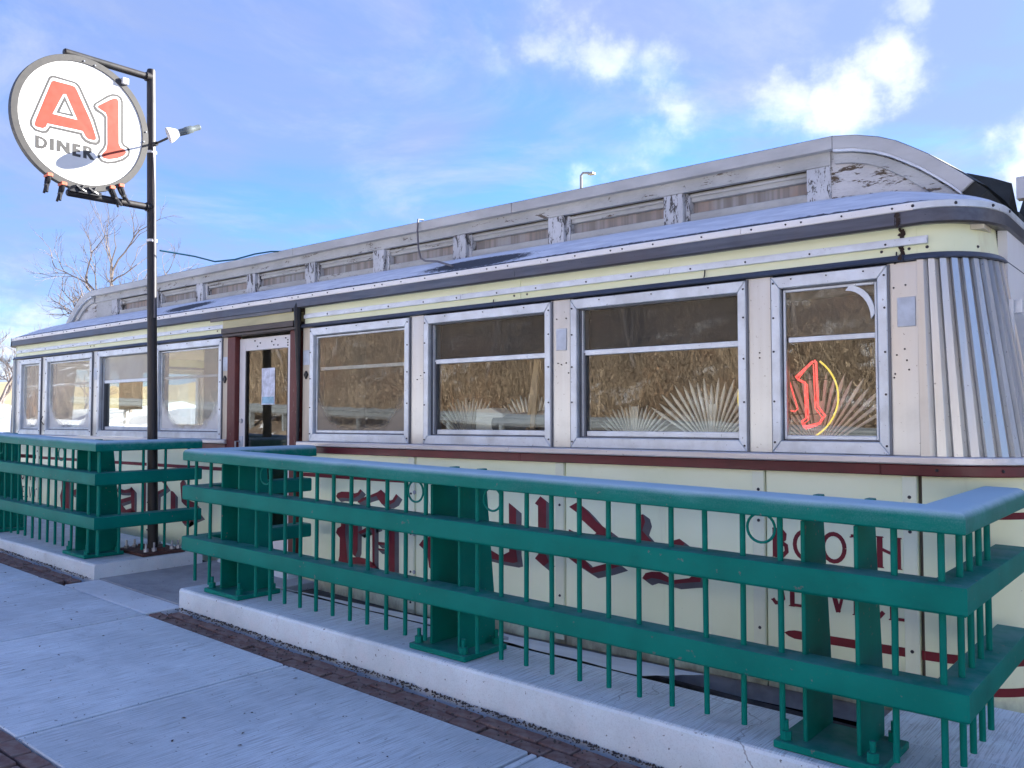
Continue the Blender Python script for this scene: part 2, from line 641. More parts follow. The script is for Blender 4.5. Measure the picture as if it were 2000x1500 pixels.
bare = m.math('MAXIMUM', patch(-4.45 + 7.1, 4.98 - 4.85, .62, .17), patch(-8.75 + 7.1, 5.02 - 4.85, .55, .16))
bare = m.math('MAXIMUM', bare, m.math('MULTIPLY', m.math('SUBTRACT', .008, p3[1]), 12.0))  # eave edge: thin shadow line painted into the roof colour
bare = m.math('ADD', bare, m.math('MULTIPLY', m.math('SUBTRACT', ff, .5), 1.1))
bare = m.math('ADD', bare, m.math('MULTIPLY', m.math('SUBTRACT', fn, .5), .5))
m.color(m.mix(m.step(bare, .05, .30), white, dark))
m.bump(m.noise(18, 6, (1, 3, 1)), .5, .012)
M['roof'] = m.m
M['tar'] = simple('dark_roofing', (.022, .026, .026), .8, 0, .4, 5, bump=.5, bscale=40)
M['white_door'] = simple('white_door_paint', (.74, .72, .72), .4, 0, .08, 3, (1, 1, .4), .04)
M['brown_metal'] = steel('brown_canopy', (.10, .082, .075), .45, .3, .35, (3, 30, 30), .05)
M['yellow_band'] = simple('old_yellow_band', (.50, .46, .26), .5, 0, .2, 2, (.5, 1, 2))
M['pale_jamb'] = simple('pale_jamb_strip', (.62, .54, .42), .5, 0, .18, 3, (3, 3, .5))
M['plate'] = simple('cover_plate', (.52, .57, .64), .5, .2, .15, 12)
M['black'] = simple('black_metal', (.018, .018, .022), .45, .3, .3, 10)
M['pole'] = steel('pole_paint', (.016, .016, .019), .5, .0, .4, (6, 6, .8), .25, (.05, .035, .03), .2)
M['screw'] = simple('dark_screw', (.035, .035, .045), .5, .4, .3, 30)
M['bolt_head'] = simple('steel_bolt', (.40, .42, .46), .4, .7, .2, 30)
M['rusty'] = simple('rusty_plate', (.085, .038, .032), .8, .1, .4, 9, bump=.5)
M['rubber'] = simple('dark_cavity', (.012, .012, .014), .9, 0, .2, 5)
M['sheet'] = simple('snowy_sheet_metal', (.62, .66, .74), .55, .1, .15, 2.2, bump=.6, bscale=7)
M['skirt'] = simple('grey_skirt', (.36, .37, .39), .7, 0, .35, 4, bump=.4, bscale=20)
M['pane'] = glass('window_glass')
M['pane_fog'] = glass('fogged_glass', True, .22, (.80, .80, .76), 1.5)
M['pane_haze'] = glass('hazy_glass', False, .22, (.30, .26, .20), 1.5, .01)
M['pane_dirty'] = glass('dirty_glass', True, .12, (.34, .29, .22), 1.7, .004, .03)
M['pane_top'] = glass('upper_sash_glass', False, .30, (.085, .08, .075), .8, .02)
M['pane_top_pale'] = glass('pale_upper_glass', False, .5, (.70, .70, .66), 1.2, .03)
M['shade'] = simple('roller_shade', (.085, .078, .068), .9, 0, .15, 2)
M['in_dark'] = simple('interior_panel', (.14, .115, .085), .7, 0, .3, 1.5)
M['in_pale'] = simple('interior_cream', (.62, .58, .46), .6, 0, .12, 1.5)
M['in_floor'] = simple('interior_floor', (.12, .10, .09), .5, 0, .3, 2)
M['in_steel'] = steel('interior_steel', (.75, .72, .66), .3, .7, .2, (20, 20, 2), .03)
M['in_fan'] = simple('fan_metal', (.93, .90, .80), .4, 0, .15, 5)
M['wood'] = simple('raw_wood', (.40, .29, .17), .7, 0, .3, 3, (8, 8, 1))
M['box_white'] = simple('cream_box', (.90, .88, .76), .6, 0, .08, 4)
M['roll_grey'] = simple('grey_roll', (.17, .19, .19), .6, 0, .25, 4, (1, 3, 3), .4, 12)
M['neon_red'] = emit('neon_red', (1.0, .085, .085), .36)
M['neon_yellow'] = emit('neon_yellow', (1.0, .74, .12), .19)
M['sign_white'] = simple('sign_white', (.70, .70, .70), .45, 0, .05, 3)
M['sign_grey'] = simple('sign_grey', (.045, .042, .04), .5, 0, .12, 8)
M['sign_orange'] = simple('sign_orange', (.30, .034, .010), .45, 0, .10, 5)
M['clamp_tip'] = simple('orange_tip', (.62, .14, .07), .5, 0, .1, 20)
M['lamp_white'] = simple('lamp_white', (.72, .72, .74), .4, 0, .08, 20)
M['lamp_grey'] = simple('lamp_socket', (.16, .19, .20), .5, .3, .2, 30)
M['rust'] = simple('dark_rust', (.035, .022, .018), .9, 0, .4, 20)
M['tie'] = simple('white_tie', (.78, .78, .80), .5, 0, .05, 30)
m = Mat('teal_cord', .9, spec=.02)
m.color((.006, .035, .065))
M['cord'] = m.m
M['grey_cable'] = simple('grey_cable', (.14, .13, .14), .6, 0, .2, 5)
M['bark'] = simple('bark', (.25, .21, .19), .9, 0, .3, 5, bump=.4, bscale=20)
M['twig'] = simple('twig', (.20, .165, .15), .9, 0, .3, 3)
M['snow'] = simple('snow', (.80, .82, .86), .8, 0, .06, 2, bump=.3, bscale=6)
M['white_wall'] = simple('white_clapboard', (.72, .73, .75), .6, 0, .06, 2)
M['galv'] = steel('galvanised_beam', (.46, .49, .50), .42, .7, .2, (3, 20, 20), .05)
M['lamp_post'] = simple('lamp_post_grey', (.26, .26, .27), .5, .3, .1, 5)
m = Mat('dry_hillside', .95)
m.color(m.mix(m.math('MULTIPLY', m.step(m.noise(.8, 6), .55, .62), .8), m.mix(m.step(m.noise(.35, 7), .3, .7), (.10, .07, .05), m.mix(m.step(m.noise(1.7, 6), .35, .65), (.18, .13, .09), (.30, .24, .18))), (.74, .75, .78)))
m.bump(m.noise(3, 6), 1.0, .15)
M['hill'] = m.m
m = Mat('field', .95)
m.color(m.mix(m.step(m.noise(.12, 7), .3, .7), (.30, .235, .12), (.42, .35, .19)))
M['field'] = m.m


def brush_mat(name, a, b):
    mm = Mat(name, .9)
    g = mm.n('ShaderNodeAttribute')
    g.attribute_name = 'tint'
    c = mm.mix(g.outputs['Fac'], a, b)
    c = mm.mix(mm.math('MULTIPLY', mm.step(mm.noise(.45, 5), .50, .66), .75), c, mm.mix(g.outputs['Fac'], (.07, .028, .014), (.36, .17, .08)))
    c = mm.mix(mm.math('MULTIPLY', mm.step(mm.noise(.30, 5, dist=1.0), .56, .70), .7), c, (.045, .040, .028))
    mm.color(c)
    return mm.m


M['brush'] = brush_mat('dry_brush', (.06, .038, .025), (.50, .38, .26))


# ------------------------------------------------------------------ ground, sidewalk, road
def gz(x, y):          # sidewalk plane, climbing to the left
    return -.1006 - .0357 * x + .01 * (y)


def zs(x, y):          # top of the concrete plinths
    return .14 - .022 * x + .008 * y


XL = [-21.2, -19.4, -17.5, -15.6, -13.7, -11.85, -10.0, -8.12, -6.26, -4.52, -2.58, -.70, 1.2, 3.1, 5.0]
walk = MB().box(-22, 6, 1.16, 4.86, -.16, -.058, gz).build('sidewalk', M['bed'])
tag(walk, 'pale blue frosted concrete sidewalk in front of the diner', 'sidewalk', None, 'structure')
for a, b in zip(XL[:-1], XL[1:]):
    MB().box(a + .036, b - .036, 1.745, 3.285, -.06, 0, gz).build('slab', M['slab'], walk, .006)
for a in XL[1:-1]:
    MB().box(a - .018, a + .018, 1.745, 3.285, -.06, -.004, gz).build('joint_strip', M['band'], walk, .005)
slope = (0, math.atan(.0357), 0)
bvar = []
for k in range(6):
    r = random.Random(k)
    mb = MB()
    lx, ly = .099, .046
    vs = [(sx * (lx + r.uniform(-.004, .003)), sy * (ly + r.uniform(-.003, .003)), z) for z in (-.05, .0) for sy in (-1, 1) for sx in (-1, 1)]
    mb.add(vs, [(0, 2, 3, 1), (4, 5, 7, 6), (0, 1, 5, 4), (2, 6, 7, 3), (0, 4, 6, 2), (1, 3, 7, 5)])
    bvar.append(mb.mesh('brick', M['brick'], bevel=.007, seg=2))


def lay(x0, x1, rows, jit=.004):
    for q, y in enumerate(rows):
        x = x0 + (.1 if q % 2 else 0) + .1
        while x < x1 - .09:
            inst('brick', RND.choice(bvar), walk, (x + RND.uniform(-jit, jit), y + RND.uniform(-jit, jit), gz(x, y) + RND.uniform(-.010, .001)),
                 (RND.uniform(-.02, .02), slope[1] + RND.uniform(-.02, .02), RND.uniform(-.03, .03)))
            x += .207


lay(-6.27, -.75, (3.345, 3.447), .007)
lay(-11.6, -7.72, (3.345, 3.447), .007)
lay(-6.4, -2.2, (1.69, 1.585, 1.48, 1.375))
MB().box(-7.68, -6.30, 3.30, 3.60, -.06, -.001, gz).build('slab', M['band'], walk, .006)
MB().box(-7.74, -6.285, 3.606, 4.86, -.06, .004, gz).build('ramp_slab', M['ramp'], walk, .006)
curb = MB().box(-22, 6, .98, 1.155, -.35, -.006, gz).build('kerb', M['plinth'], None, .012)
tag(curb, 'granite kerb along the edge of the road', 'kerb', None, 'structure')
road = MB()
road.add([(x, y, gz(x, y) - .14 - .02 * (1 - y) * .3) for y in (-6.0, .985) for x in (-40, -22, 6, 30)], [(0, 1, 5, 4), (1, 2, 6, 5), (2, 3, 7, 6)])
road = road.build('road', M['asphalt'])
tag(road, 'grey salted asphalt road', 'road', None, 'structure')


def plinth(name, segs, label):
    t = None
    for i, (x0, x1, y0, y1) in enumerate(segs):
        n = max(1, int((x1 - x0) / .5))
        rows = []
        for k in range(n + 1):
            x = x0 + (x1 - x0) * k / n
            w = lambda s: noise.noise(Vector((x * 2.3, s, 3))) * .005
            b = .020
            rows.append([(x, y0 + w(1), gz(x, y0) - .08), (x, y0 + w(2), zs(x, y0) - b), (x, y0 + b * .35 + w(2), zs(x, y0) - b * .3), (x, y0 + b + w(3), zs(x, y0)),
                         (x, y1 - .012, zs(x, y1)), (x, y1, zs(x, y1) - .012), (x, y1, gz(x, y1) - .12)])
        o = MB().sweep(rows).build(name, M['plinth'])
        tag(o, label[i], 'plinth', 'concrete plinths under the railings')
    return t


plinth('concrete_plinth', [(-6.28, -.62, 3.56, 4.07), (-13.4, -7.70, 3.56, 4.60)],
       ['long white concrete plinth under the near green railing', 'white concrete plinth that carries the far railing and the sign post'])

# outlines of the painted letters, in metres on the wall and on the sign
A_GREY = [(3.219,4.665),(3.241,4.686),(3.262,4.693),(3.441,4.692),(3.473,4.683),(3.497,4.656),(3.632,4.398),(3.683,4.248),(3.691,4.211),(3.679,4.179),(3.651,4.155),(3.59,4.149),(3.539,4.163),(3.511,4.194),(3.501,4.215),(3.242,4.209),(3.23,4.178),(3.213,4.157),(3.179,4.146),(3.11,4.151),(3.076,4.183),(3.068,4.213),(3.074,4.246),(3.154,4.479)]
A_WHITE = [(3.233,4.651),(3.25,4.667),(3.272,4.671),(3.437,4.672),(3.46,4.66),(3.479,4.637),(3.609,4.382),(3.659,4.242),(3.666,4.215),(3.651,4.184),(3.609,4.176),(3.557,4.185),(3.529,4.208),(3.515,4.238),(3.233,4.229),(3.216,4.197),(3.2,4.174),(3.174,4.165),(3.118,4.171),(3.094,4.192),(3.087,4.222),(3.095,4.256),(3.171,4.475)]
A_ORANGE = [(3.242,4.631),(3.259,4.645),(3.424,4.649),(3.447,4.641),(3.461,4.622),(3.59,4.377),(3.643,4.238),(3.646,4.209),(3.627,4.195),(3.571,4.195),(3.547,4.218),(3.525,4.255),(3.468,4.254),(3.215,4.243),(3.203,4.208),(3.178,4.19),(3.118,4.19),(3.109,4.21),(3.117,4.249),(3.193,4.482)]
A_HOLE = [(3.343,4.544),(3.367,4.552),(3.471,4.345),(3.257,4.342)]
A_HOLE_GREY = [(3.353,4.524),(3.36,4.526),(3.443,4.364),(3.287,4.36)]
A_HOLE_IN = [(3.356,4.481),(3.409,4.383),(3.316,4.377)]
ONE_GREY = [(3.741,4.652),(3.789,4.681),(3.838,4.69),(3.878,4.672),(3.893,4.637),(3.901,4.245),(3.921,4.225),(3.956,4.214),(3.972,4.173),(3.963,4.126),(3.909,4.069),(3.831,4.027),(3.754,4.004),(3.697,4.01),(3.668,4.037),(3.661,4.069),(3.676,4.101),(3.708,4.148),(3.722,4.19),(3.717,4.431),(3.693,4.454),(3.631,4.475),(3.613,4.508),(3.62,4.539)]
ONE_WHITE = [(3.751,4.634),(3.79,4.659),(3.833,4.667),(3.858,4.652),(3.871,4.621),(3.878,4.239),(3.897,4.209),(3.937,4.194),(3.949,4.163),(3.938,4.13),(3.889,4.084),(3.821,4.047),(3.754,4.026),(3.711,4.03),(3.687,4.051),(3.681,4.074),(3.7,4.102),(3.728,4.143),(3.743,4.19),(3.738,4.447),(3.711,4.473),(3.654,4.496),(3.635,4.515),(3.639,4.535)]
ONE_ORANGE = [(3.771,4.62),(3.805,4.641),(3.834,4.645),(3.849,4.625),(3.859,4.224),(3.877,4.189),(3.917,4.179),(3.932,4.154),(3.913,4.121),(3.85,4.08),(3.773,4.052),(3.72,4.049),(3.699,4.068),(3.709,4.095),(3.742,4.132),(3.751,4.187),(3.745,4.449),(3.73,4.483),(3.673,4.504),(3.653,4.515),(3.663,4.534)]
DINER = [[(3.117,4.116),(3.171,4.112),(3.21,4.094),(3.222,4.065),(3.209,4.029),(3.177,4.005),(3.119,4.003)],[(3.24,4.117),(3.275,4.12),(3.277,4.014),(3.242,4.013)],[(3.297,4.119),(3.332,4.119),(3.38,4.067),(3.381,4.119),(3.412,4.12),(3.415,4.019),(3.383,4.016),(3.333,4.074),(3.332,4.018),(3.299,4.014)],[(3.435,4.123),(3.508,4.125),(3.506,4.098),(3.472,4.097),(3.47,4.08),(3.504,4.079),(3.503,4.055),(3.47,4.053),(3.469,4.032),(3.51,4.033),(3.508,4.008),(3.437,4.008)],[(3.531,4.125),(3.582,4.128),(3.61,4.114),(3.61,4.085),(3.588,4.063),(3.64,4.011),(3.598,4.008),(3.563,4.05),(3.564,4.009),(3.533,4.01)]]
DINER_HOLES = [[(3.147,4.09),(3.176,4.085),(3.191,4.062),(3.177,4.033),(3.149,4.03)],[(3.562,4.102),(3.58,4.102),(3.582,4.086),(3.562,4.083)]]
BLACKLETTER_RIGHT = [[(-5.996,0.946),(-5.974,0.975),(-5.921,0.99),(-5.835,0.992),(-5.751,0.983),(-5.709,0.993),(-5.677,1.023),(-5.654,1.01),(-5.695,0.969),(-5.75,0.946),(-5.835,0.938),(-5.921,0.937),(-5.973,0.926)],[(-5.713,0.913),(-5.658,0.947),(-5.549,0.98),(-5.46,1.009),(-5.418,1.032),(-5.377,1.007),(-5.354,0.964),(-5.315,0.946),(-5.277,0.957),(-5.234,1.006),(-5.21,0.992),(-5.251,0.941),(-5.311,0.914),(-5.367,0.916),(-5.406,0.914),(-5.442,0.944),(-5.473,0.978),(-5.585,0.948),(-5.676,0.909)],[(-5.929,0.82),(-5.866,0.8),(-5.869,0.616),(-5.838,0.418),(-5.823,0.383),(-5.961,0.381),(-5.943,0.438),(-5.94,0.592),(-5.992,0.631),(-5.975,0.669),(-5.927,0.691)],[(-5.767,0.795),(-5.702,0.787),(-5.706,0.509),(-5.735,0.452),(-5.768,0.467)],[(-5.705,0.66),(-5.637,0.687),(-5.565,0.725),(-5.458,0.757),(-5.448,0.722),(-5.564,0.683),(-5.673,0.645)],[(-5.525,0.823),(-5.494,0.825),(-5.49,0.394),(-5.516,0.409)],[(-5.447,0.601),(-5.368,0.602),(-5.364,0.582),(-5.447,0.578)],[(-5.447,0.548),(-5.368,0.547),(-5.368,0.535),(-5.447,0.534)],[(-5.332,0.907),(-5.25,0.865),(-5.246,0.368),(-5.314,0.366)],[(-5.829,0.434),(-5.689,0.451),(-5.598,0.447),(-5.543,0.431),(-5.49,0.417),(-5.463,0.391),(-5.516,0.366),(-5.588,0.401),(-5.707,0.395),(-5.818,0.38)],[(-4.968,0.618),(-4.926,0.661),(-4.823,0.704),(-4.76,0.676),(-4.807,0.644),(-4.806,0.494),(-4.712,0.438),(-4.758,0.389),(-4.853,0.456),(-4.877,0.587)],[(-4.436,0.672),(-4.266,0.668),(-4.126,0.618),(-4.084,0.631),(-4.037,0.653),(-4.04,1.006),(-3.972,0.965),(-3.972,0.669),(-3.958,0.589),(-3.996,0.577),(-4.09,0.58),(-4.126,0.581),(-4.254,0.594),(-4.411,0.627)],[(-3.8,1.016),(-3.751,1.069),(-3.699,1.037),(-3.704,0.668),(-3.676,0.618),(-3.722,0.583),(-3.8,0.63),(-3.77,0.663),(-3.772,1.002)],[(-3.502,1.011),(-3.441,1.043),(-3.389,1.021),(-3.333,0.977),(-3.277,0.926),(-3.203,0.886),(-3.149,0.862),(-3.238,0.78),(-3.38,0.725),(-3.442,0.744),(-3.484,0.749),(-3.38,0.784),(-3.278,0.851),(-3.323,0.881),(-3.395,0.93),(-3.398,1.002),(-3.447,0.983)],[(-3.505,0.858),(-3.442,0.838),(-3.443,0.676),(-3.37,0.66),(-3.324,0.615),(-3.204,0.655),(-3.082,0.655),(-3.179,0.619),(-3.315,0.579),(-3.379,0.605),(-3.443,0.632),(-3.506,0.662)],[(-2.97,0.945),(-2.947,0.991),(-2.917,1.001),(-2.902,0.954),(-2.924,0.896),(-2.837,0.816),(-2.711,0.819),(-2.698,0.852),(-2.656,0.866),(-2.619,0.843),(-2.659,0.785),(-2.573,0.732),(-2.556,0.672),(-2.642,0.694),(-2.819,0.746),(-2.939,0.807),(-2.961,0.877)],[(-2.926,0.592),(-2.901,0.627),(-2.857,0.641),(-2.793,0.646),(-2.739,0.623),(-2.7,0.606),(-2.591,0.63),(-2.539,0.674),(-2.51,0.662),(-2.514,0.616),(-2.6,0.602),(-2.696,0.583),(-2.74,0.588),(-2.793,0.599),(-2.857,0.601),(-2.903,0.582)]]
BLACKLETTER_LEFT = [[(-11.421,0.928),(-11.224,0.958),(-11.201,0.492),(-11.149,0.431),(-11.409,0.435),(-11.457,0.651),(-11.411,0.742)],[(-11.587,0.955),(-11.462,0.993),(-11.334,0.943),(-11.431,0.884),(-11.533,0.902)],[(-11.103,0.736),(-10.984,0.763),(-10.748,0.748),(-10.746,0.701),(-11.1,0.682)],[(-10.712,0.977),(-10.528,0.953),(-10.532,0.536),(-10.462,0.478),(-10.665,0.443),(-10.692,0.525)],[(-9.925,0.846),(-9.861,0.814),(-9.778,0.808),(-9.667,0.828),(-9.617,0.851),(-9.576,0.823),(-9.645,0.785),(-9.746,0.777),(-9.87,0.773),(-9.965,0.788)],[(-10.035,0.689),(-9.846,0.7),(-9.633,0.741),(-9.611,0.703),(-9.763,0.67),(-9.855,0.649),(-9.739,0.585),(-9.618,0.61),(-9.526,0.572),(-9.656,0.561),(-9.987,0.546),(-10.074,0.606)],[(-9.637,0.84),(-9.546,0.815),(-9.541,0.6),(-9.506,0.568),(-9.606,0.556)],[(-9.384,0.998),(-9.306,0.972),(-9.292,0.587),(-9.379,0.572)],[(-9.09,0.814),(-9.007,0.838),(-8.861,0.878),(-8.927,0.936),(-8.993,0.961),(-8.938,0.973),(-8.816,0.88),(-8.897,0.843),(-9.015,0.799),(-9.022,0.634),(-9.084,0.625)],[(-8.761,0.85),(-8.716,0.848),(-8.662,0.818),(-8.66,0.657),(-8.754,0.632)],[(-8.569,0.943),(-8.509,0.985),(-8.463,0.916),(-8.485,0.778),(-8.39,0.77),(-8.28,0.754),(-8.195,0.714),(-8.295,0.681),(-8.431,0.708),(-8.536,0.747)],[(-8.54,0.574),(-8.427,0.554),(-8.327,0.634),(-8.194,0.661),(-8.127,0.621),(-8.325,0.562),(-8.426,0.518),(-8.512,0.53)]]


# ------------------------------------------------------------------ railings
RH = {'top': (.985, 1.075), 'mid': (.680, .792), 'low': (.288, .400)}
BAL = MB().tube([(0, 0, 0), (0, 0, .945)], .0132, 10).mesh('baluster', M['green'], smooth=True)
ring_path = [(.064 * math.cos(a), 0, .064 * math.sin(a)) for a in [2 * PI * k / 24 for k in range(25)]]
RING = MB().tube(ring_path, .0062, 8, False).mesh('ring', M['green'], smooth=True)
BOLT = MB().tube([(0, 0, 0), (0, 0, .040)], .026, 6).tube([(0, 0, .040), (0, 0, .085)], .0125, 8).mesh('anchor_bolt', M['green'])


def rail_profile(kind):
    """(depth, height) outline; depth 0 is the outer face"""
    z0, z1 = RH[kind]
    if kind == 'top':
        d = .215
        return [(.006, z0), (0, z0 + .006), (0, z0 + .056), (.003, z0 + .068), (.010, z0 + .078), (.022, z0 + .086), (.040, z1), (d - .040, z1), (d - .022, z0 + .086),
                (d - .010, z0 + .078), (d - .003, z0 + .068), (d, z0 + .056), (d, z0 + .006), (d - .006, z0)]
    d = .150
    e = .010
    return [(e, z0), (0, z0 + e), (0, z1 - e), (e * .3, z1 - e * .3), (e, z1), (d - e, z1), (d, z1 - e), (d, z0 + e), (d - e, z0)]


def rail_run(path, kind):
    """path: outer-face corners seen from above, listed so that the inside is to the left; mitred at the corners"""
    prof = rail_profile(kind)
    pts = [Vector((x, y)) for x, y in path]
    rows = []
    for i, p in enumerate(pts):
        di = (pts[i] - pts[i - 1]).normalized() if i else (pts[1] - pts[0]).normalized()
        do = (pts[i + 1] - pts[i]).normalized() if i < len(pts) - 1 else di
        ni, no = Vector((-di.y, di.x)), Vector((-do.y, do.x))
        nn = (ni + no)
        nn = nn / max(nn.dot(ni), 1e-6)
        rows.append([(p.x + nn.x * d, p.y + nn.y * d, h + zs(p.x + nn.x * d, p.y + nn.y * d)) for d, h in prof])
    # extra rows along straight runs keep the sheared slope exact
    return MB().sweep(rows)


def make_post(parent, cx, y0=3.585):
    hold = MB().box(cx - .225, cx + .225, y0 + .03, y0 + .40, .002, .034, zs).build('base_plate', M['green'], parent, .004)
    for s in (-1, 1):
        x = cx + s * .112
        prof = [(y0 + .10, .028), (y0 + .415, .028), (y0 + .415, .24), (y0 + .33, 1.02), (y0 + .325, 1.062), (y0 + .27, 1.062), (y0 + .205, .97), (y0 + .10, .97)]
        mb = MB()
        mb.prism([(y, z + zs(x, y)) for y, z in prof], x - .009, x + .009, 'yz')
        mb.box(x - .016, x + .016, y0 + .268, y0 + .332, 1.056, 1.068, zs)
        mb.build('fin', M['green'], hold, .003)
    for sx in (-.185, .175):
        for yy in (.075, .36):
            x, y = cx + sx, y0 + yy
            inst('anchor_bolt', BOLT, hold, (x, y, zs(x, y) + .032))
    return hold


def railing(loc, label, path, posts, bals, rings, ret_bals):
    t = thing('green_railing', loc, label, 'railing', 'green steel railings in front of the diner')
    for k, nm, mt in (('top', 'handrail', 'green_frost'), ('mid', 'rail', 'green'), ('low', 'rail', 'green')):
        rail_run(path, k).build(nm, M[mt], t, smooth=True)
    for cx in posts:
        make_post(t, cx)
    for x in bals:
        inst('baluster', BAL, t, (x, 3.655, zs(x, 3.655) + .055 + RND.uniform(-.006, .006)), (RND.uniform(-.004, .004), RND.uniform(-.005, .005), 0))
    for x, y in ret_bals:
        inst('baluster', BAL, t, (x, y, zs(x, y) + .055))
    for x in rings:
        inst('ring', RING, t, (x, 3.655, zs(x, 3.655) + .925))
    return t


bx = [-6.02, -5.41, -5.237, -5.065, -4.893, -4.72, -4.545, -4.372, -4.205, -4.03, -3.86, -3.69, -3.275, -3.10, -2.925, -2.752, -2.577, -2.40, -2.225, -2.048, -1.868, -1.688, -1.512, -1.048]
railing((-3.5, 3.6, .2), 'long green steel railing nearest the camera, right of the walkway to the door',
        [(-6.10, 4.70), (-6.295, 4.70), (-6.295, 3.58), (-.765, 3.58), (-.765, 4.85)][1:], [-5.80, -3.56, -1.315], bx, [-1.60, -3.165, -3.775, -5.30],
        [(-.87, 3.655), (-.838, 3.80), (-.838, 3.97), (-.838, 4.14), (-.838, 4.31), (-6.222, 3.655), (-6.222, 4.58)])
lb = [-7.86 - .1745 * k for k in range(31)]
lb = [x for x in lb if all(abs(x - c) > .125 for c in (-8.25, -10.48, -12.72)) and x > -13.2]
railing((-10.4, 3.6, .35), 'farther green steel railing left of the walkway, in front of the sign post',
        [(-13.34, 4.62), (-13.34, 3.58), (-7.765, 3.58), (-7.765, 4.62)], [-8.25, -10.48, -12.72], lb, [-8.63, -10.1],
        [(-7.838, 3.655), (-7.838, 3.84), (-7.838, 4.06), (-7.838, 4.28), (-7.838, 4.52), (-13.26, 4.3)])

# ------------------------------------------------------------------ the diner
YW = 4.85
XR, XLT = -1.24, -12.92          # where the front turns into the rounded corners
XC = -7.1
D = thing('diner', (XC, YW, 0), 'long low dining-car diner with cream enamel panels, steel window frames and rounded corners', 'diner')
YB = 8.05


def rx(z):
    return .315 + min(.165, max(-.02, (2.44 - z) * .150))


RY = .40


def corner(t, z, off, right=True):
    """point on a rounded corner, t 0 (front) .. 1 (end wall)"""
    a = t * PI / 2
    s = 1 if right else -1
    x0 = XR if right else XLT
    return Vector((x0 + s * (rx(z) + off) * math.sin(a), YW + RY - (RY + off) * math.cos(a), z))


def hull(prof, front=True, ends=True, nseg=14, x0=XLT, x1=XR, right=True, left=True, yend=YB):
    """sweep a (offset, z) outline round the front and the two rounded corners"""
    rows = []
    if left and ends:
        rows.append([(XLT - rx(z) - o, yend, z) for o, z in prof])
    if left:
        rows += [[tuple(corner(1 - k / nseg, z, o, False)) for o, z in prof] for k in range(nseg)]
    if front:
        rows += [[(x0, YW - o, z) for o, z in prof], [(x1, YW - o, z) for o, z in prof]]
    if right:
        rows += [[tuple(corner(k / nseg, z, o, True)) for o, z in prof] for k in range(0 if not front else 1, nseg + 1)]
    if right and ends:
        rows.append([(XR + rx(z) + o, yend, z) for o, z in prof])
    return MB().sweep(rows)


def rect(o0, o1, z0, z1, b=0):
    if not b:
        return [(o0, z0), (o1, z0), (o1, z1), (o0, z1)]
    return [(o0, z0), (o1 - b, z0), (o1, z0 + b), (o1, z1 - b), (o1 - b, z1), (o0, z1)]


def fr(name, mat, x0, x1, prof, **k):
    """straight run along the front"""
    return MB().sweep([[(x0, YW - o, z) for o, z in prof], [(x1, YW - o, z) for o, z in prof]]).build(name, M[mat], D, **k)


# core that closes the body behind the cladding
DL, DR = -7.52, -6.64
core = MB()
for a, b in ((XLT, DL - .02), (DR + .02, XR)):
    core.box(a, b, YW + .03, YW + .12, .10, 1.40)
core.box(XLT, XR, YW + .05, YW + .14, 2.44, 2.70)
core.box(DL, DR, YW + .35, YW + .45, .05, .30)
core.build('inner_wall', M['in_dark'], D)

seam = [-12.94, -12.11, -10.66, -9.19, -7.70, -6.49, -5.01, -3.536, -2.092, -1.258]
for a, b in zip(seam[:-1], seam[1:]):
    if abs(a + 7.70) < .01:
        continue
    fr('wall_panel', 'cream', a + .004, b - .004, rect(-.03, 0, .07, 1.315), bevel=.003)
for x in seam[1:-1]:
    if x in (-7.70, -6.49):
        continue
    fr('batten', 'cream_batten', x - .078, x - .006, rect(0, .012, .10, 1.312), bevel=.004)
fr('batten', 'cream_batten', -1.336, -1.264, rect(0, .012, .10, 1.312), bevel=.004)
for rgt in (True, False):
    hull(rect(-.03, 0, .07, 1.315), front=False, right=rgt, left=not rgt).build('corner_panel', M['cream'], D, smooth=True)
for a, b in ((XLT, DL - .14), (DR + .13, XR)):
    fr('skirt', 'skirt', a, b, rect(-.08, -.01, -.03, .068))
# painted stripes and rubbing band
for a, b in ((-7.09 - .60, -12.85), (-6.49, -5.02)):
    fr('painted_stripe', 'print_red', min(a, b), max(a, b), rect(0, .002, 1.10, 1.135))
fr('painted_stripe', 'print_red', -1.93, -1.338, rect(0, .002, .365, .412))
fr('painted_stripe', 'print_red', -1.256, -1.242, rect(0, .002, .365, .412))
MB().prism([(-1.99, .392), (-1.965, .405), (-1.93, .412), (-1.93, .365), (-1.965, .375)], YW, YW - .002).build('painted_stripe', M['print_red'], D)
for z0, z1 in ((.365, .412), (.215, .258), (1.10, 1.135)):
    hull(rect(0, .002, z0, z1), front=False, left=False).build('painted_stripe', M['print_red'], D, smooth=True)
for rgt in (True, False):
    hull(rect(-.01, .030, 1.313, 1.372, .006), front=False, right=rgt, left=not rgt).build('maroon_band', M['maroon'], D, smooth=True)
    hull(rect(-.01, .050, 1.373, 1.415, .006), front=False, right=rgt, left=not rgt).build('sill_strip', M['sill'], D, smooth=True)
for a, b in ((-12.92, -11.6), (-11.596, -9.5), (-9.496, -7.68), (-6.50, -3.914), (-3.910, -1.44), (-1.437, -1.24)):
    fr('maroon_band', 'maroon', a, b, rect(-.01, .030, 1.313, 1.372, .005))
for a, b in ((-12.92, -11.15), (-11.146, -9.0), (-8.996, -7.665), (-6.51, -4.009), (-4.005, -1.24)):
    fr('sill_strip', 'sill', a, b, rect(-.01, .050, 1.373, 1.415, .007))

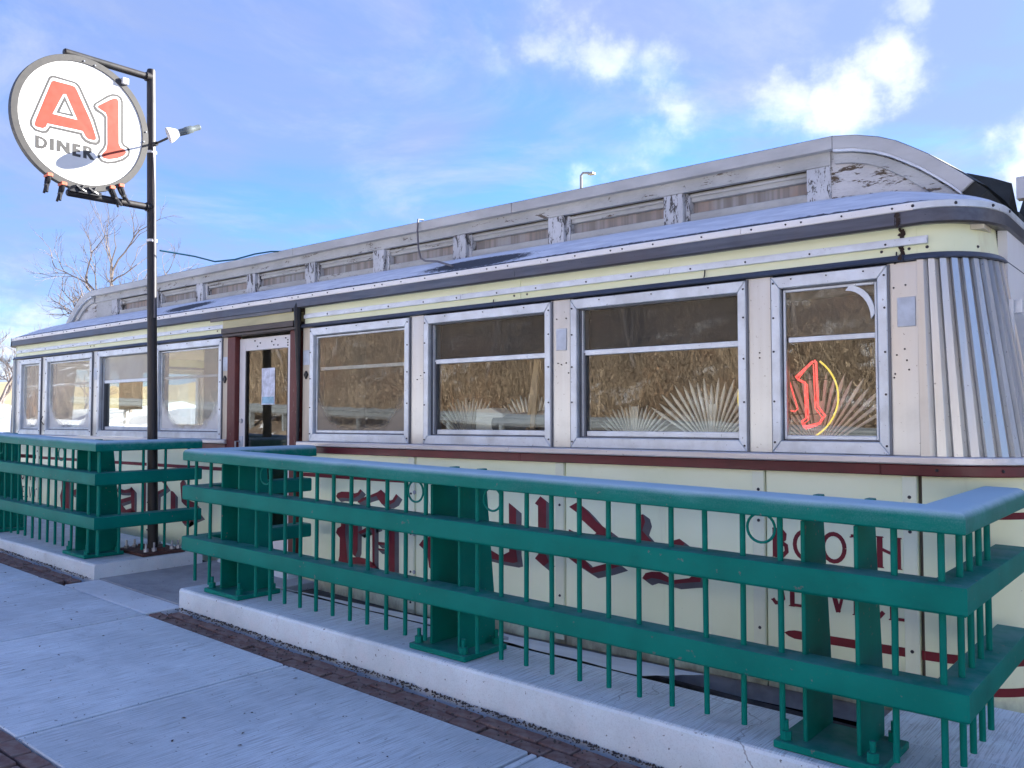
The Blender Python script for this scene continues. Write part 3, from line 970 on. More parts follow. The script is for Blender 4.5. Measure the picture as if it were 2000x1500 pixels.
# steel cladding between and beside the windows
WINS = [('stub_l', -12.76, -12.08), ('a', -11.93, -10.62), ('b', -10.47, -9.20), ('c', -9.085, -7.790), ('d', -6.360, -5.076), ('e', -4.905, -3.647), ('f', -3.474, -2.194), ('stub_r', -2.036, -1.390)]
pil = [(-12.92, -12.755), (-12.085, -11.925), (-10.625, -10.465), (-9.205, -9.08), (-7.795, -7.672), (-6.478, -6.355), (-5.081, -4.90), (-3.652, -3.469), (-2.199, -2.031), (-1.395, -1.24)]
for i, (a, b) in enumerate(pil):
    fr('pilaster', 'pale_jamb' if i in (4, 5) else 'pilaster', a, b, rect(-.06, .006, 1.416, 2.444), bevel=.003)


def flutes(right):
    rows_t, n = [], 10
    for k in range(n):
        rows_t += [(k / n, 0.0), ((k + .07) / n, .026), ((k + .62) / n, .020), ((k + .95) / n, .004)]
    rows_t.append((1.0, 0))
    rows = []
    for t, o in rows_t:
        rows.append([tuple(corner(t, z, o + .004, right)) for z in (1.416, 1.75, 2.1, 2.444)])
    x = XR + rx(2) if right else XLT - rx(2)
    rows.append([(XR + rx(z) if right else XLT - rx(z), YW + .95, z) for z in (1.416, 1.75, 2.1, 2.444)])
    return MB().sweep(rows, closed=False)


flutes(True).build('fluted_corner', M['flute'], D)
flutes(False).build('fluted_corner', M['pilaster'], D)

# band above the windows
for a, b in ((-12.92, -7.70), (-6.48, -1.302), (-1.298, -1.24)):
    fr('drip_cap', 'navy', a, b, [(-.05, 2.446), (.036, 2.446), (.040, 2.452), (.022, 2.479), (-.05, 2.479)])
for rgt in (True, False):
    hull([(-.05, 2.446), (.036, 2.446), (.040, 2.452), (.022, 2.479), (-.05, 2.479)], front=False, right=rgt, left=not rgt).build('drip_cap', M['navy'], D, smooth=True)
    hull(rect(-.05, 0, 2.48, 2.645), front=False, right=rgt, left=not rgt).build('frieze_panel', M['cream'], D, smooth=True)
for a, b in ((-12.92, -10.66), (-10.656, -7.72), (-6.462, -3.932), (-3.928, -1.322), (-1.315, -1.24)):
    fr('frieze_panel', 'cream', a, b, rect(-.05, 0, 2.48, 2.645), bevel=.002)
for a, b in ((-12.86, -11.0), (-10.996, -9.2), (-9.196, -7.745), (-6.44, -4.502), (-4.498, -2.7), (-2.696, -1.185)):
    fr('channel_rail', 'alu', a, b, [(0, 2.528), (.030, 2.528), (.030, 2.558), (.024, 2.558), (.024, 2.535), (.006, 2.535), (.006, 2.572), (0, 2.572)])
# eave: gutter face, white strip
for a, b in ((-12.92, -10.1), (-10.097, -7.6), (-7.597, -6.3), (-6.297, -3.932), (-3.929, -1.332), (-1.329, -1.24)):
    fr('eave_gutter', 'gutter', a, b, [(-.05, 2.634), (.058, 2.622), (.072, 2.632), (.066, 2.700), (-.05, 2.700)])
for a, b in ((-12.92, -10.4), (-10.397, -7.3), (-7.297, -4.912), (-4.909, -2.2), (-2.197, -1.24)):
    fr('edge_strip', 'strip', a, b, rect(-.05, .070, 2.701, 2.742, .004))
for rgt in (True, False):
    hull([(-.05, 2.634), (.058, 2.622), (.072, 2.632), (.066, 2.700), (-.05, 2.700)], front=False, right=rgt, left=not rgt).build('eave_gutter', M['gutter'], D, smooth=True)
    hull(rect(-.05, .070, 2.701, 2.742, .004), front=False, right=rgt, left=not rgt).build('edge_strip', M['alu'], D, smooth=True)

# rust and broken paint where the corner sheets meet
mb = MB()
for k in range(26):
    z = 2.455 + .24 * (k / 26) + RND.uniform(-.006, .006)
    x = -1.318 + RND.gauss(0, .008)
    w_, h_ = RND.uniform(.006, .016), RND.uniform(.008, .020)
    o_ = .0715 if z > 2.63 else (.0435 if z < 2.475 else .002)
    mb.flat([(x - w_, z), (x - w_ * .4, z + h_), (x + w_ * .7, z + h_ * .7), (x + w_, z - h_ * .3), (x, z - h_)], YW - o_ - .0002 * k)
mb.build('rust_patch', M['rust'], D, kind='stuff')
# lower roof, between the eave and the raised centre
rows = []
MX0, MX1, MY0 = -13.05, -1.15, 5.62
nseg = 12
out_pts, in_pts = [], []
for k in range(nseg + 1):
    p = corner(1 - k / nseg, 2.74, .055, False)
    out_pts.append(p)
    in_pts.append(Vector((MX0 + .5 * (k / nseg) ** 2, 6.3 - .68 * k / nseg, 2.93 + .10 * k / nseg)))
for k in range(1, 24):
    s = k / 24
    out_pts.append(Vector((XLT + (XR - XLT) * s, YW - .055, 2.742)))
    in_pts.append(Vector((MX0 + .5 + (MX1 - MX0 - 1.0) * s, MY0, 3.045)))
for k in range(nseg + 1):
    p = corner(k / nseg, 2.74, .055, True)
    out_pts.append(p)
    in_pts.append(Vector((MX1 - .5 * (1 - k / nseg) ** 2, MY0 + .68 * k / nseg, 3.03 - .10 * k / nseg)))
rows = []
for o, i in zip(out_pts, in_pts):
    row = []
    for q in range(7):
        s = q / 6
        p = o.lerp(i, s)
        p.z += .035 * math.sin(PI * s) + noise.noise(Vector((p.x * 1.5, p.y * 4, 0))) * .006 * (0 < s < 1)
        row.append(tuple(p))
    rows.append(row)
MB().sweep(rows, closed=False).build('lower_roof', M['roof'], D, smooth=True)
box('roof_deck', M['tar'], D, MX0 - .05, MX1 + .05, 5.7, YB, 2.66, 2.72)
box('end_roof', M['tar'], D, -13.2, -1.0, 6.3, YB, 2.72, 2.94)

# raised centre (monitor)
FY = 5.56
ARC = [(-1.918, 3.432), (-1.77, 3.408), (-1.633, 3.368), (-1.53, 3.322), (-1.453, 3.274), (-1.35, 3.205), (-1.255, 3.128), (-1.17, 3.058), (-1.106, 3.000)]
ARCI = [(-1.918, 3.350), (-1.79, 3.330), (-1.665, 3.293), (-1.575, 3.252), (-1.508, 3.212), (-1.405, 3.145), (-1.312, 3.072), (-1.225, 2.998), (-1.172, 2.945)]
mir = lambda pts: [(2 * XC - x, z) for x, z in pts]
fx = [-12.282, -10.62, -7.62, -4.60, -1.918]
for a, b in zip(fx[:-1], fx[1:]):
    box('fascia_board', M['fascia'], D, a + .0025, b - .0025, FY - .008, FY + .05, 3.350, 3.432, .003)
for pts, pin in ((ARC, ARCI), (mir(ARC), mir(ARCI))):
    MB().prism(pts + pin[::-1], FY - .008, FY + .05).build('fascia_board', M['fascia'], D, .003)
    MB().prism([(x, z - .0) for x, z in pin] + [(x, z - .016) for x, z in pin[::-1]], FY - .002, FY + .06).build('edge_flashing', M['alu'], D)
roofline = mir(ARC)[::-1] + ARC
rows = []
for x, z in roofline:
    rows.append([(x, y, z + .004 + h) for y, h in ((FY + .0, 0), (FY + .35, .04), (6.45, .06), (6.45 + .55, .04), (7.34, 0))])
MB().sweep(rows, closed=False).build('upper_roof', M['tar'], D, smooth=True)
for sgn in (1, -1):
    f_ = (lambda p: p) if sgn == 1 else mir
    MB().prism(f_([(-1.172, 2.945), (-1.106, 3.0), (-1.04, 2.94), (-1.12, 2.86)]), FY + .02, 7.34).build('end_hood', M['tar'], D)
# frieze board, arched end boards, posts, recessed vents
box('frieze_board', M['peel_h'], D, -12.25, -1.95, FY + .045, FY + .085, 3.262, 3.352)
px_ = [-2.03 - 1.0745 * k for k in range(10)]
for x in px_:
    box('roof_post', M['peel'], D, x - .080, x + .080, FY + .050, FY + .14, 3.035, 3.262, .004)
    box('post_casing', M['peel'], D, x + .081, x + .118, FY + .085, FY + .16, 3.035, 3.258, .004)
for a, b in zip(px_[1:], px_[:-1]):
    x0, x1 = a + .119, b - .081
    box('top_rail', M['peel_h'], D, x0, x1, FY + .105, FY + .17, 3.196, 3.260, .004)
    box('top_bead', M['peel_h'], D, x0, x1, FY + .088, FY + .104, 3.228, 3.248, .003)
    box('bottom_rail', M['peel_h'], D, x0, x1, FY + .085, FY + .17, 3.020, 3.108, .006)
    box('vent_panel', M['vent'], D, x0, x1, FY + .145, FY + .165, 3.108, 3.196)
box('monitor_wall', M['in_dark'], D, -12.2, -2.0, FY + .18, FY + .22, 2.95, 3.40)
box('monitor_wall', M['in_dark'], D, -12.2, -2.0, 7.28, 7.33, 2.72, 3.40)
box('end_board', M['peel_h'], D, -12.249, -11.782, FY + .06, FY + .10, 2.98, 3.352)
for f_ in ((lambda p: p), mir):
    MB().prism(f_([(-1.95, 3.352)] + ARCI + [(-1.172, 2.93), (-1.95, 2.98)]), FY + .06, FY + .10).build('end_board', M['peel_end'], D)
    arch = [(x - .012, z - .018) for x, z in ARCI]
    inner = [(-1.918, 3.262), (-1.81, 3.250), (-1.71, 3.222), (-1.63, 3.185), (-1.57, 3.148), (-1.48, 3.085), (-1.39, 3.010), (-1.31, 2.95), (-1.27, 2.92)]
    MB().prism(f_(arch + inner[::-1]), FY + .030, FY + .062).build('arch_trim', M['peel_h'], D, .003)


# ------------------------------------------------------------------ windows
def window(x0, x1, kind, panes, rgt_arc=False):
    w = holder('window', D)
    z0, z1 = 1.418, 2.434
    t, e = .052, .068
    for poly in ([(x0, z1), (x1, z1), (x1 - t, z1 - e), (x0 + t, z1 - e)], [(x0, z0), (x0 + t, z0 + e), (x1 - t, z0 + e), (x1, z0)],
                 [(x0, z0 + .002), (x0, z1 - .002), (x0 + t - .001, z1 - e), (x0 + t - .001, z0 + e)], [(x1, z0 + .002), (x1 - t + .001, z0 + e), (x1 - t + .001, z1 - e), (x1, z1 - .002)]):
        MB().prism(poly, YW + .02, YW - .024).build('frame_bar', M['alu'], w, .004)
    for q in ((x1 + .0005, x1 + .011, z0, z1 + .004), (x0 - .005, x0 - .0005, z0, z1 + .004)):
        MB().box(q[0], q[1], YW - .018, YW + .02, q[2], q[3]).build('gasket', M['alu_dark'], w)
    a, b, c, d = x0 + t, x1 - t, z0 + e, z1 - e
    zm = 2.065
    yd = YW + .030 if kind == 'sash' else YW + .004
    # inner linings
    for q in ((a - .02, a + .008, c - .02, d + .02), (b - .008, b + .02, c - .02, d + .02), (a + .009, b - .009, c - .02, c + .008), (a + .009, b - .009, d - .008, d + .02)):
        MB().box(q[0], q[1], YW + .021, YW + .10, q[2], q[3]).build('lining', M['alu_dark'], w)
    if kind == 'sash':
        box('track', M['alu_dark'], w, a + .009, a + .020, YW + .012, YW + .09, c + .009, d - .009)
        box('track', M['alu'], w, a + .021, a + .028, YW + .016, YW + .09, c + .009, d - .009)
        box('track', M['alu_dark'], w, a + .029, a + .042, YW + .022, YW + .09, c + .009, zm)
        box('meeting_rail', M['alu'], w, a + .030, b - .009, YW + .024, YW + .05, zm - .018, zm + .018, .003)
        box('bottom_rail', M['alu'], w, a + .043, b - .009, YW + .034, YW + .06, c + .009, c + .046, .003)
        ys, ya, yb = YW + .045, a + .043, b - .009
        box('pane', M[panes[1]], w, ya, yb, ys, ys + .004, c + .046, zm - .018)
        box('pane', M[panes[0]], w, a + .029, yb, YW + .034, YW + .038, zm + .018, d - .009)
    else:
        for q in ((a + .009, a + .022, c + .009, d - .009), (b - .022, b - .009, c + .009, d - .009)):
            MB().box(q[0], q[1], YW + .006, YW + .03, q[2], q[3]).build('stile', M['alu'], w, .003)
        for q in ((a + .0225, b - .0225, c + .009, c + .032), (a + .0225, b - .0225, d - .024, d - .009)):
            MB().box(q[0], q[1], YW + .006, YW + .03, q[2], q[3]).build('stile', M['alu'], w, .003)
        if panes[0] == panes[1]:
            box('pane', M[panes[0]], w, a + .023, b - .023, YW + .016, YW + .020, c + .033, d - .025)
            yr = YW + .034
        else:
            box('pane', M[panes[1]], w, a + .023, b - .023, YW + .016, YW + .020, c + .033, zm - .016)
            box('pane', M[panes[0]], w, a + .023, b - .023, YW + .016, YW + .020, zm + .016, d - .025)
            yr = YW + .012
        box('meeting_rail', M['alu'], w, a + .036, b - .023, yr, yr + .02, zm - .014, zm + .015, .002)
    if rgt_arc:
        pts = []
        for k in range(9):
            th = PI / 2 * k / 8
            pts.append((b - .02 - .135 + .135 * math.sin(th), d - .02 - .165 + .165 * math.cos(th)))
        pin = []
        for k in range(9):
            th = PI / 2 * (8 - k) / 8
            pin.append((b - .02 - .155 + .135 * math.sin(th), d - .02 - .19 + .165 * math.cos(th)))
        MB().prism(pts + pin, YW + .002, YW + .014).build('corner_brace', M['alu'], w)
    mb = MB()
    for zz in (c - .02, c + .24, c + .5, c + .72, d + .02):
        for xx in (x0 + .014, x1 - .014):
            disc(mb, (xx, YW - .024, zz + RND.uniform(-.02, .02)), .0066)
    for k in range(3):
        disc(mb, (x0 + (x1 - x0) * (k + .6) / 3.2, YW - .024, z1 - .02), .005)
    mb.build('screws', M['screw'], w, kind='stuff')
    return w


window(-12.76, -12.08, 'storm', ('pane_fog', 'pane_fog'))
window(-11.93, -10.62, 'storm', ('pane_fog', 'pane_fog'))
window(-10.47, -9.20, 'sash', ('pane_top_pale', 'pane'))
window(-9.085, -7.790, 'storm', ('pane_fog', 'pane_fog'))
window(-6.360, -5.076, 'storm', ('pane_dirty', 'pane_dirty'))
window(-4.905, -3.647, 'sash', ('pane_top', 'pane'))
window(-3.474, -2.194, 'sash', ('pane_top', 'pane'))
window(-2.036, -1.390, 'storm', ('pane_haze', 'pane'), True)

# ------------------------------------------------------------------ door
for x0, x1 in ((DL - .140, DL - .004), (DR + .004, DR + .112)):
    box('door_jamb', M['maroon_jamb'], D, x0, x1, YW - .035, YW + .035, .26, 2.43, .004)
dh = holder('door', D)
yd = YW + .012
for q in ((DL + .004, DL + .100, .30, 2.405), (DR - .088, DR - .004, .30, 2.405)):
    MB().box(q[0], q[1], yd, yd + .045, q[2], q[3]).build('stile', M['white_door'], dh, .003)
MB().box(DL + .101, DR - .089, yd, yd + .045, 2.285, 2.405).build('top_rail', M['white_door'], dh, .003)
MB().box(DL + .101, DR - .089, yd, yd + .045, .30, .52).build('bottom_rail', M['white_door'], dh, .003)
for q in ((DL + .101, DL + .118, .52, 2.284), (DR - .102, DR - .089, .52, 2.284)):
    MB().box(q[0], q[1], yd + .004, yd + .04, q[2], q[3]).build('glazing_bead', M['black'], dh)
box('pane', M['pane'], dh, DL + .119, DR - .103, yd + .02, yd + .024, .521, 2.284)
for zz in (2.12, 1.30, .6):
    MB().tube([(DR + .0, YW + .004, zz - .055), (DR + .0, YW + .004, zz + .055)], .011, 8).build('hinge', M['black'], dh)
MB().tube([(DL + .052, yd, 1.60), (DL + .052, yd - .018, 1.60)], [.024, .020], 14).build('lock', M['bolt_head'], dh, smooth=True)
box('handle_plate', M['plate'], dh, DL + .022, DL + .082, yd - .012, yd, 1.20, 1.45, .003)
MB().tube([(DL + .04, yd - .01, 1.40), (DL + .04, yd - .06, 1.40), (DL + .04, yd - .06, 1.26), (DL + .04, yd - .01, 1.26)], .009, 8).build('handle', M['bolt_head'], dh, smooth=True)
mb = MB()
for q in ((.22, .03), (.30, .055), (.26, .085), (.47, .05), (.52, .035), (.50, .085), (.56, .09), (.67, .03), (.70, .05), (.70, .075), (.70, .10)):
    disc(mb, (DL + q[0] * 1.1 + .02, yd, 2.405 - q[1]), .0085)
mb.build('screw_holes', M['screw'], dh, kind='stuff')
box('threshold', M['plinth'], D, DL - .14, DR + .12, YW - .12, YW + .2, .12, .25, .01)
box('maroon_panel', M['maroon'], D, DL - .14, DL - .004, YW + .042, YW + .06, .06, .26)
ch = holder('door_canopy', D)
box('hood_face', M['brown_metal'], ch, DL - .20, DR + .10, YW - .075, YW + .05, 2.462, 2.515, .004)
box('hood_lip', M['brown_metal'], ch, DL - .20, DR + .10, YW - .060, YW + .05, 2.432, 2.460, .004)
box('painted_band', M['yellow_band'], ch, DL - .20, DR + .10, YW - .055, YW + .05, 2.516, 2.600, .003)
box('flashing', M['gutter'], ch, DL - .40, DR + .08, YW - .074, YW - .056, 2.596, 2.628, .003)
MB().tube([(DR + .135, YW - .03, 2.70), (DR + .135, YW - .05, 2.62), (DR + .140, YW - .05, 2.45), (DR + .138, YW - .035, 1.9), (DR + .135, YW - .035, 1.42)], [.030, .036, .030, .016, .014], 8).build('drain_pipe', M['black'], D, smooth=True)
# cover plates, knobs and screw holes on the steel
for x0, x1, z0, z1 in ((-3.603, -3.515, 2.089, 2.241), (-1.343, -1.251, 2.098, 2.255), (-6.466, -6.378, 2.105, 2.24), (-7.775, -7.69, 2.10, 2.24), (-10.585, -10.50, 2.1, 2.24), (-12.87, -12.79, 2.10, 2.24)):
    o = YW - .006
    box('cover_plate', M['plate'], D, x0, x1, o - .006, o, z0, z1, .002)
for x in (-6.421, -7.735):
    MB().prism([(x, 2.055), (x + .028, 2.018), (x, 1.975), (x - .028, 2.018)], YW - .004, YW - .022).build('lamp_boss', M['black'], D, .003)
mb = MB()
for x, z in ((-3.60, 2.31), (-3.52, 2.31), (-3.59, 2.0), (-3.56, 1.99), (-3.52, 2.0), (-3.50, 1.93), (-2.115, 1.97), (-2.115, 2.0), (-4.99, 1.93), (-4.95, 1.96), (-1.36, 2.31), (-1.30, 2.32), (-1.31, 1.98), (-1.35, 1.95), (-1.30, 1.92), (-1.29, 1.87), (-1.36, 1.85), (-1.365, 1.83), (-10.55, 2.3), (-10.53, 1.9), (-12.0, 1.9)):
    disc(mb, (x, YW - .006, z), .0055, n=6)
for k in range(40):
    x = -12.8 + k * .295 + RND.uniform(-.05, .05)
    disc(mb, (x, YW - .070, 2.722), .0062)
    if k % 4 == 1:
        disc(mb, (x + .09, YW - .070, 2.722), .0062)
for k in range(30):
    x = -12.7 + k * .39 + RND.uniform(-.04, .04)
    if not -7.72 < x < -6.44:
        disc(mb, (x, YW - .030, 2.543), .0065)
for x in (-3.99, -3.87, -1.42, -1.28, -10.7, -10.61, -7.9):
    disc(mb, (x, YW, 2.512), .0085)
for t in (.0, .35, .7, .99):
    p = corner(t, 2.722, .07, True)
    mb.tube([p, p + Vector((math.sin(t * 1.57), -math.cos(t * 1.57), 0)) * .006], [.009, .006], 7)
for t, z in ((.1, 2.512), (.62, 2.512), (.1, 1.345), (.5, 1.345)):
    p = corner(t, z, .0 if z > 2 else .03, True)
    mb.tube([p, p + Vector((math.sin(t * 1.57), -math.cos(t * 1.57), 0)) * .006], [.009, .006], 7)
for x in [s - .04 for s in seam[1:-1]] + [-1.30]:
    if abs(x + 7.74) > .01 and abs(x + 6.53) > .01:
        for z in (1.20, 1.02, .70, .40, .16):
            disc(mb, (x, YW - .012, z), .010)
mb.build('screws', M['screw'], D, kind='stuff')
mb = MB()
for z in (1.03, .70, .40):
    disc(mb, (-5.012, YW - .012, z), .017, n=12)
mb.build('washers', M['bolt_head'], D, kind='stuff')
for x, z0 in ((-1.34, 2.50), (-2.46, 2.53), (-4.18, 2.50)):
    MB().tube([(x, YW - .012, z0), (x - .002, YW - .014, z0 - .035), (x - .012, YW - .012, z0 - .065)], .004, 5).build('hook', M['black'], D)
MB().tube([(-11.99, YW - .02, 1.66), (-11.97, YW - .05, 1.60), (-11.93, YW - .03, 1.55)], .006, 6).build('hook', M['black'], D)


# lettering painted on the enamel
for grp in (BLACKLETTER_RIGHT, BLACKLETTER_LEFT):
    g, r = MB(), MB()
    for p in grp:
        g.flat([(x + .050, z - .028) for x, z in p], YW - .0015)
        r.flat(p, YW - .003)
        for a in range(len(p)):
            q = (a + 1) % len(p)
            g.flat([p[a], p[q], (p[q][0] + .05, p[q][1] - .028), (p[a][0] + .05, p[a][1] - .028)], YW - .0014 - .00002 * a)
    lt = r.build('painted_lettering', M['print_red'], D, kind='stuff', label='dark red blackletter lettering')
    g.build('letter_shading', M['print_grey'], lt, kind='stuff')

GL = {      # stroke letters on a unit height; (x, y) polylines with widths, thick then thin
    'B': (.62, [([(.10, 0), (.10, 1)], .17), ([(.10, .93), (.34, .93), (.46, .80), (.44, .64), (.30, .55), (.10, .54)], .13), ([(.30, .54), (.50, .42), (.52, .22), (.38, .07), (.10, .06)], .14)], [(.0, .02, .24), (.0, .98, .2)]),
    'O': (.86, [([(.43 + .36 * math.cos(a), .5 + .45 * math.sin(a)) for a in [PI * 2 * k / 20 for k in range(21)]], .14)], []),
    'T': (.70, [([(.35, 0), (.35, 1)], .17), ([(.02, .94), (.68, .94)], .10)], [(.22, .02, .26), (-.02, .90, .08), (.60, .90, .10)]),
    'H': (.80, [([(.12, 0), (.12, 1)], .18), ([(.68, 0), (.68, 1)], .18), ([(.12, .62), (.68, .40)], .10)], [(-.02, .02, .28), (-.02, .98, .28), (.54, .02, .28), (.54, .98, .28)]),
    'S': (.58, [([(.50, .80), (.44, .93), (.26, .95), (.11, .84), (.12, .66), (.28, .54), (.44, .42), (.48, .22), (.36, .07), (.18, .05), (.06, .18)], .13)], [(.0, .15, .10), (.46, .86, .08)]),
    'E': (.56, [([(.12, 0), (.12, 1)], .17), ([(.1, .94), (.50, .94)], .10), ([(.1, .52), (.42, .52)], .09), ([(.1, .06), (.54, .06)], .10)], [(-.02, .02, .2), (-.02, .98, .2)]),
    'R': (.66, [([(.10, 0), (.10, 1)], .17), ([(.10, .93), (.36, .93), (.48, .80), (.46, .62), (.32, .52), (.10, .51)], .13), ([(.28, .52), (.62, .03)], .15)], [(-.02, .02, .24), (-.02, .98, .2)]),
    'V': (.74, [([(.08, 1), (.37, .02)], .17), ([(.66, 1), (.37, .02)], .10)], [(-.04, .98, .26), (.56, .98, .2)]),
    'I': (.28, [([(.14, 0), (.14, 1)], .17)], [(.0, .02, .28), (.0, .98, .28)]),
    'C': (.74, [([(.68, .78), (.54, .93), (.34, .94), (.14, .76), (.09, .5), (.15, .22), (.34, .06), (.54, .07), (.68, .22)], .14)], []),
}


def stroke(mb, pts, w, d):
    pts = [Vector(p) for p in pts]
    L, Rr = [], []
    for i, p in enumerate(pts):
        di = (p - pts[i - 1]).normalized() if i else (pts[1] - p).normalized()
        do = (pts[i + 1] - p).normalized() if i < len(pts) - 1 else di
        n = Vector((-(di + do).y, (di + do).x)).normalized()
        k = w / 2 / max(.45, n.dot(Vector((-di.y, di.x))))
        L.append(p + n * k)
        Rr.append(p - n * k)
    for i in range(len(pts) - 1):
        mb.flat([tuple(L[i]), tuple(L[i + 1]), tuple(Rr[i + 1]), tuple(Rr[i])], d)


def word(text, x0, x1, z0, h, mat):
    tw = sum(GL[c][0] + .12 for c in text) - .12
    sx = (x1 - x0) / tw
    mb = MB()
    cx = 0
    for c in text:
        w, st, ser = GL[c]
        for i, (pts, sw) in enumerate(st):
            stroke(mb, [(x0 + (cx + a) * sx, z0 + b * h) for a, b in pts], sw * (h + sx) / 2, YW - .0015 - .0004 * i)
        for i, (a, b, l) in enumerate(ser):
            mb.flat([(x0 + (cx + a) * sx, z0 + (b - .02) * h), (x0 + (cx + a + l) * sx, z0 + (b - .02) * h), (x0 + (cx + a + l * .9) * sx, z0 + (b + .02) * h), (x0 + (cx + a + l * .1) * sx, z0 + (b + .02) * h)], YW - .0031 - .0001 * i)
        cx += w + .12
    mb.build('painted_lettering', mat, D, kind='stuff', label='dark red roman capitals')


word('BOOTH', -2.055, -1.345, .815, .168, M['print_red'])
word('SERVICE', -2.065, -1.330, .545, .172, M['print_red'])
word('BOOTH', -12.79, -12.20, .81, .150, M['print_red'])
word('SERVICE', -12.74, -12.03, .57, .150, M['print_grey'])
fr('painted_stripe', 'print_red', -12.9, -12.13, rect(0, .002, .365, .40))
fr('painted_stripe', 'print_red', -12.9, -12.13, rect(0, .002, 1.115, 1.15))

# end walls, back, inside
for s in (1, -1):
    f = (lambda z: XR + rx(z)) if s == 1 else (lambda z: XLT - rx(z))
    xx = f(2.0)
    mb = MB()
    a, b = sorted((xx - s * .10, xx - s * .03))
    if s == 1:
        mb.box(a, b, YW + .4, YB, .1, 2.66)
    else:
        mb.box(a, b, YW + .4, 5.36, .1, 2.66).box(a, b, 7.84, YB, .1, 2.66).box(a, b, 5.36, 7.84, .1, 1.46).box(a, b, 5.36, 7.84, 2.41, 2.66)
    mb.build('end_wall', M['white_wall'], D)
    w = holder('window', D)
    y0, y1 = (5.95, 7.05) if s == 1 else (5.35, 7.85)
    a, b = sorted((xx - s * .03, xx + s * .05))
    for q in ((y0, y0 + .05, 1.45, 2.42), (y1 - .05, y1, 1.45, 2.42), ((y0 + y1) / 2 - .025, (y0 + y1) / 2 + .025, 1.501, 2.369)):
        box('frame_bar', M['alu'], w, a, b, q[0], q[1], q[2], q[3], .004)
    for q in ((2.37, 2.42), (1.45, 1.50)):
        box('frame_bar', M['alu'], w, a, b, y0 + .051, y1 - .051, q[0], q[1], .004)
    a, b = sorted((xx - s * .02, xx - s * .015))
    box('pane', M['pane'], w, a, b, y0 + .05, y1 - .05, 1.5, 2.37)
xx = XR + rx(2.1)
box('corner_trim', M['black'], D, XR + rx(2.55) - .01, XR + rx(2.55) + .006, YW + RY + .0, YW + RY + .02, 2.481, 2.632)
box('shutter_bracket', M['alu'], D, xx - .01, xx + .055, 5.20, 5.225, 2.17, 2.24)
box('shutter_frame', M['alu'], D, xx + .0, xx + .02, 5.16, 5.19, 1.45, 2.24)
box('floor', M['in_floor'], D, -13.2, -.95, YW + .1, YB, .22, .30)
box('ceiling', M['in_pale'], D, -13.2, -.95, YW + .14, YB, 2.60, 2.65)
rear = MB()
rear.box(-13.2, -12.7, YB - .08, YB, .2, 2.7)
rear.box(-12.7, -7.3, YB - .08, YB, .2, 1.35)
rear.box(-12.7, -7.3, YB - .08, YB, 2.45, 2.7)
rear.box(-10.5, -7.3, YB - .08, YB, 1.35, 2.45)
for x in (-11.6,):
    rear.box(x, x + .14, YB - .08, YB, 1.35, 2.45)
rear.box(-7.3, -.9, YB - .08, YB, .2, 2.7)
rear.build('rear_wall', M['in_pale'], D)
box('partition', M['in_dark'], D, -7.2, -7.1, 6.1, YB - .08, .3, 2.6)
box('partition', M['in_dark'], D, -9.15, -6.9, 5.95, 6.02, .3, 2.6)
FANS = [(-3.19, 1.40, .58), (-2.60, 1.41, .88), (-1.90, 1.42, .88), (-4.74, 1.40, .72), (-4.08, 1.42, .72)]
box('back_bar', M['in_dark'], D, -7.0, -1.0, 7.05, 7.3, .3, 2.6)
box('counter', M['in_dark'], D, -7.0, -1.4, 6.2, 6.6, .3, 1.15, .01)
for cx, zc_, sc in FANS:
    mb = MB()
    for q in range(19):
        a = math.radians(32 + 116 * q / 18)
        r1 = sc * (.53 + .09 * abs(math.cos(a)) - .035 * (q % 2))
        u = Vector((math.cos(a), math.sin(a)))
        v = Vector((-u.y, u.x))
        p0, p1, p2 = u * .09 * sc - v * .0025, u * .09 * sc + v * .0025, u * r1
        pm, pn = u * r1 * .84 + v * .0115 * sc, u * r1 * .84 - v * .0115 * sc
        mb.prism([(cx + p.x, zc_ + p.y) for p in (p0, pn, p2, pm, p1)], 5.20, 5.185)
    mb.box(cx - .022, cx + .022, 5.192, 5.205, zc_ - .02, zc_ + .30)
    mb.build('sunburst_panel', M['in_fan'], D, kind='stuff')
for x0, x1 in ((-4.80, -3.72), (-3.37, -2.27)):
    box('roller_shade', M['shade'], D, x0, x1, YW + .075, YW + .079, 2.05, 2.42)
box('side_panel', M['in_pale'], D, -8.98, -8.35, 5.35, 5.37, 1.2, 2.5)
box('side_panel', M['in_pale'], D, -11.5, -10.9, 5.6, 5.62, 1.75, 2.45)
box('booth_back', M['in_pale'], D, -12.6, -9.2, 6.6, 6.75, .3, 1.55, .02)

# ------------------------------------------------------------------ sheet metal over the gap
mb = MB()
rows = []
n = 40
for k in range(n + 1):
    x = -6.1 + (3.64) * k / n
    row = []
    for q in range(6):
        s = q / 5
        y = 4.072 + (4.80 - 4.072) * s
        z = (zs(x, 4.07) + .006) * (1 - s) + .075 * s + noise.noise(Vector((x * 3, y * 5, 2))) * .012
        row.append((x, y, z))
    rows.append(row)
mb.sweep(rows, closed=False)
t = thing('flashing_sheet', (-4, 4.4, .1), 'crumpled snow-dusted sheet metal lying between the plinth and the diner wall', 'sheet metal')
mb.build('sheet', M['sheet'], t)
box('vent_block', M['skirt'], t, -3.66, -3.52, 4.14, 4.22, .205, .245)
box('vent_gap', M['rubber'], t, -3.68, -3.50, 4.085, 4.135, .215, .238)
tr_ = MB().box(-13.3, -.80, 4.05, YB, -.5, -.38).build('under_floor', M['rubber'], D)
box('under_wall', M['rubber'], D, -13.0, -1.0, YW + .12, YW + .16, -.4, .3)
tag(MB().box(-1.30, -.62, 4.075, 4.84, -.35, -.004, zs).build('concrete_apron', M['plinth'], None, .008), 'small concrete apron at the corner between plinth and diner', 'apron', None)

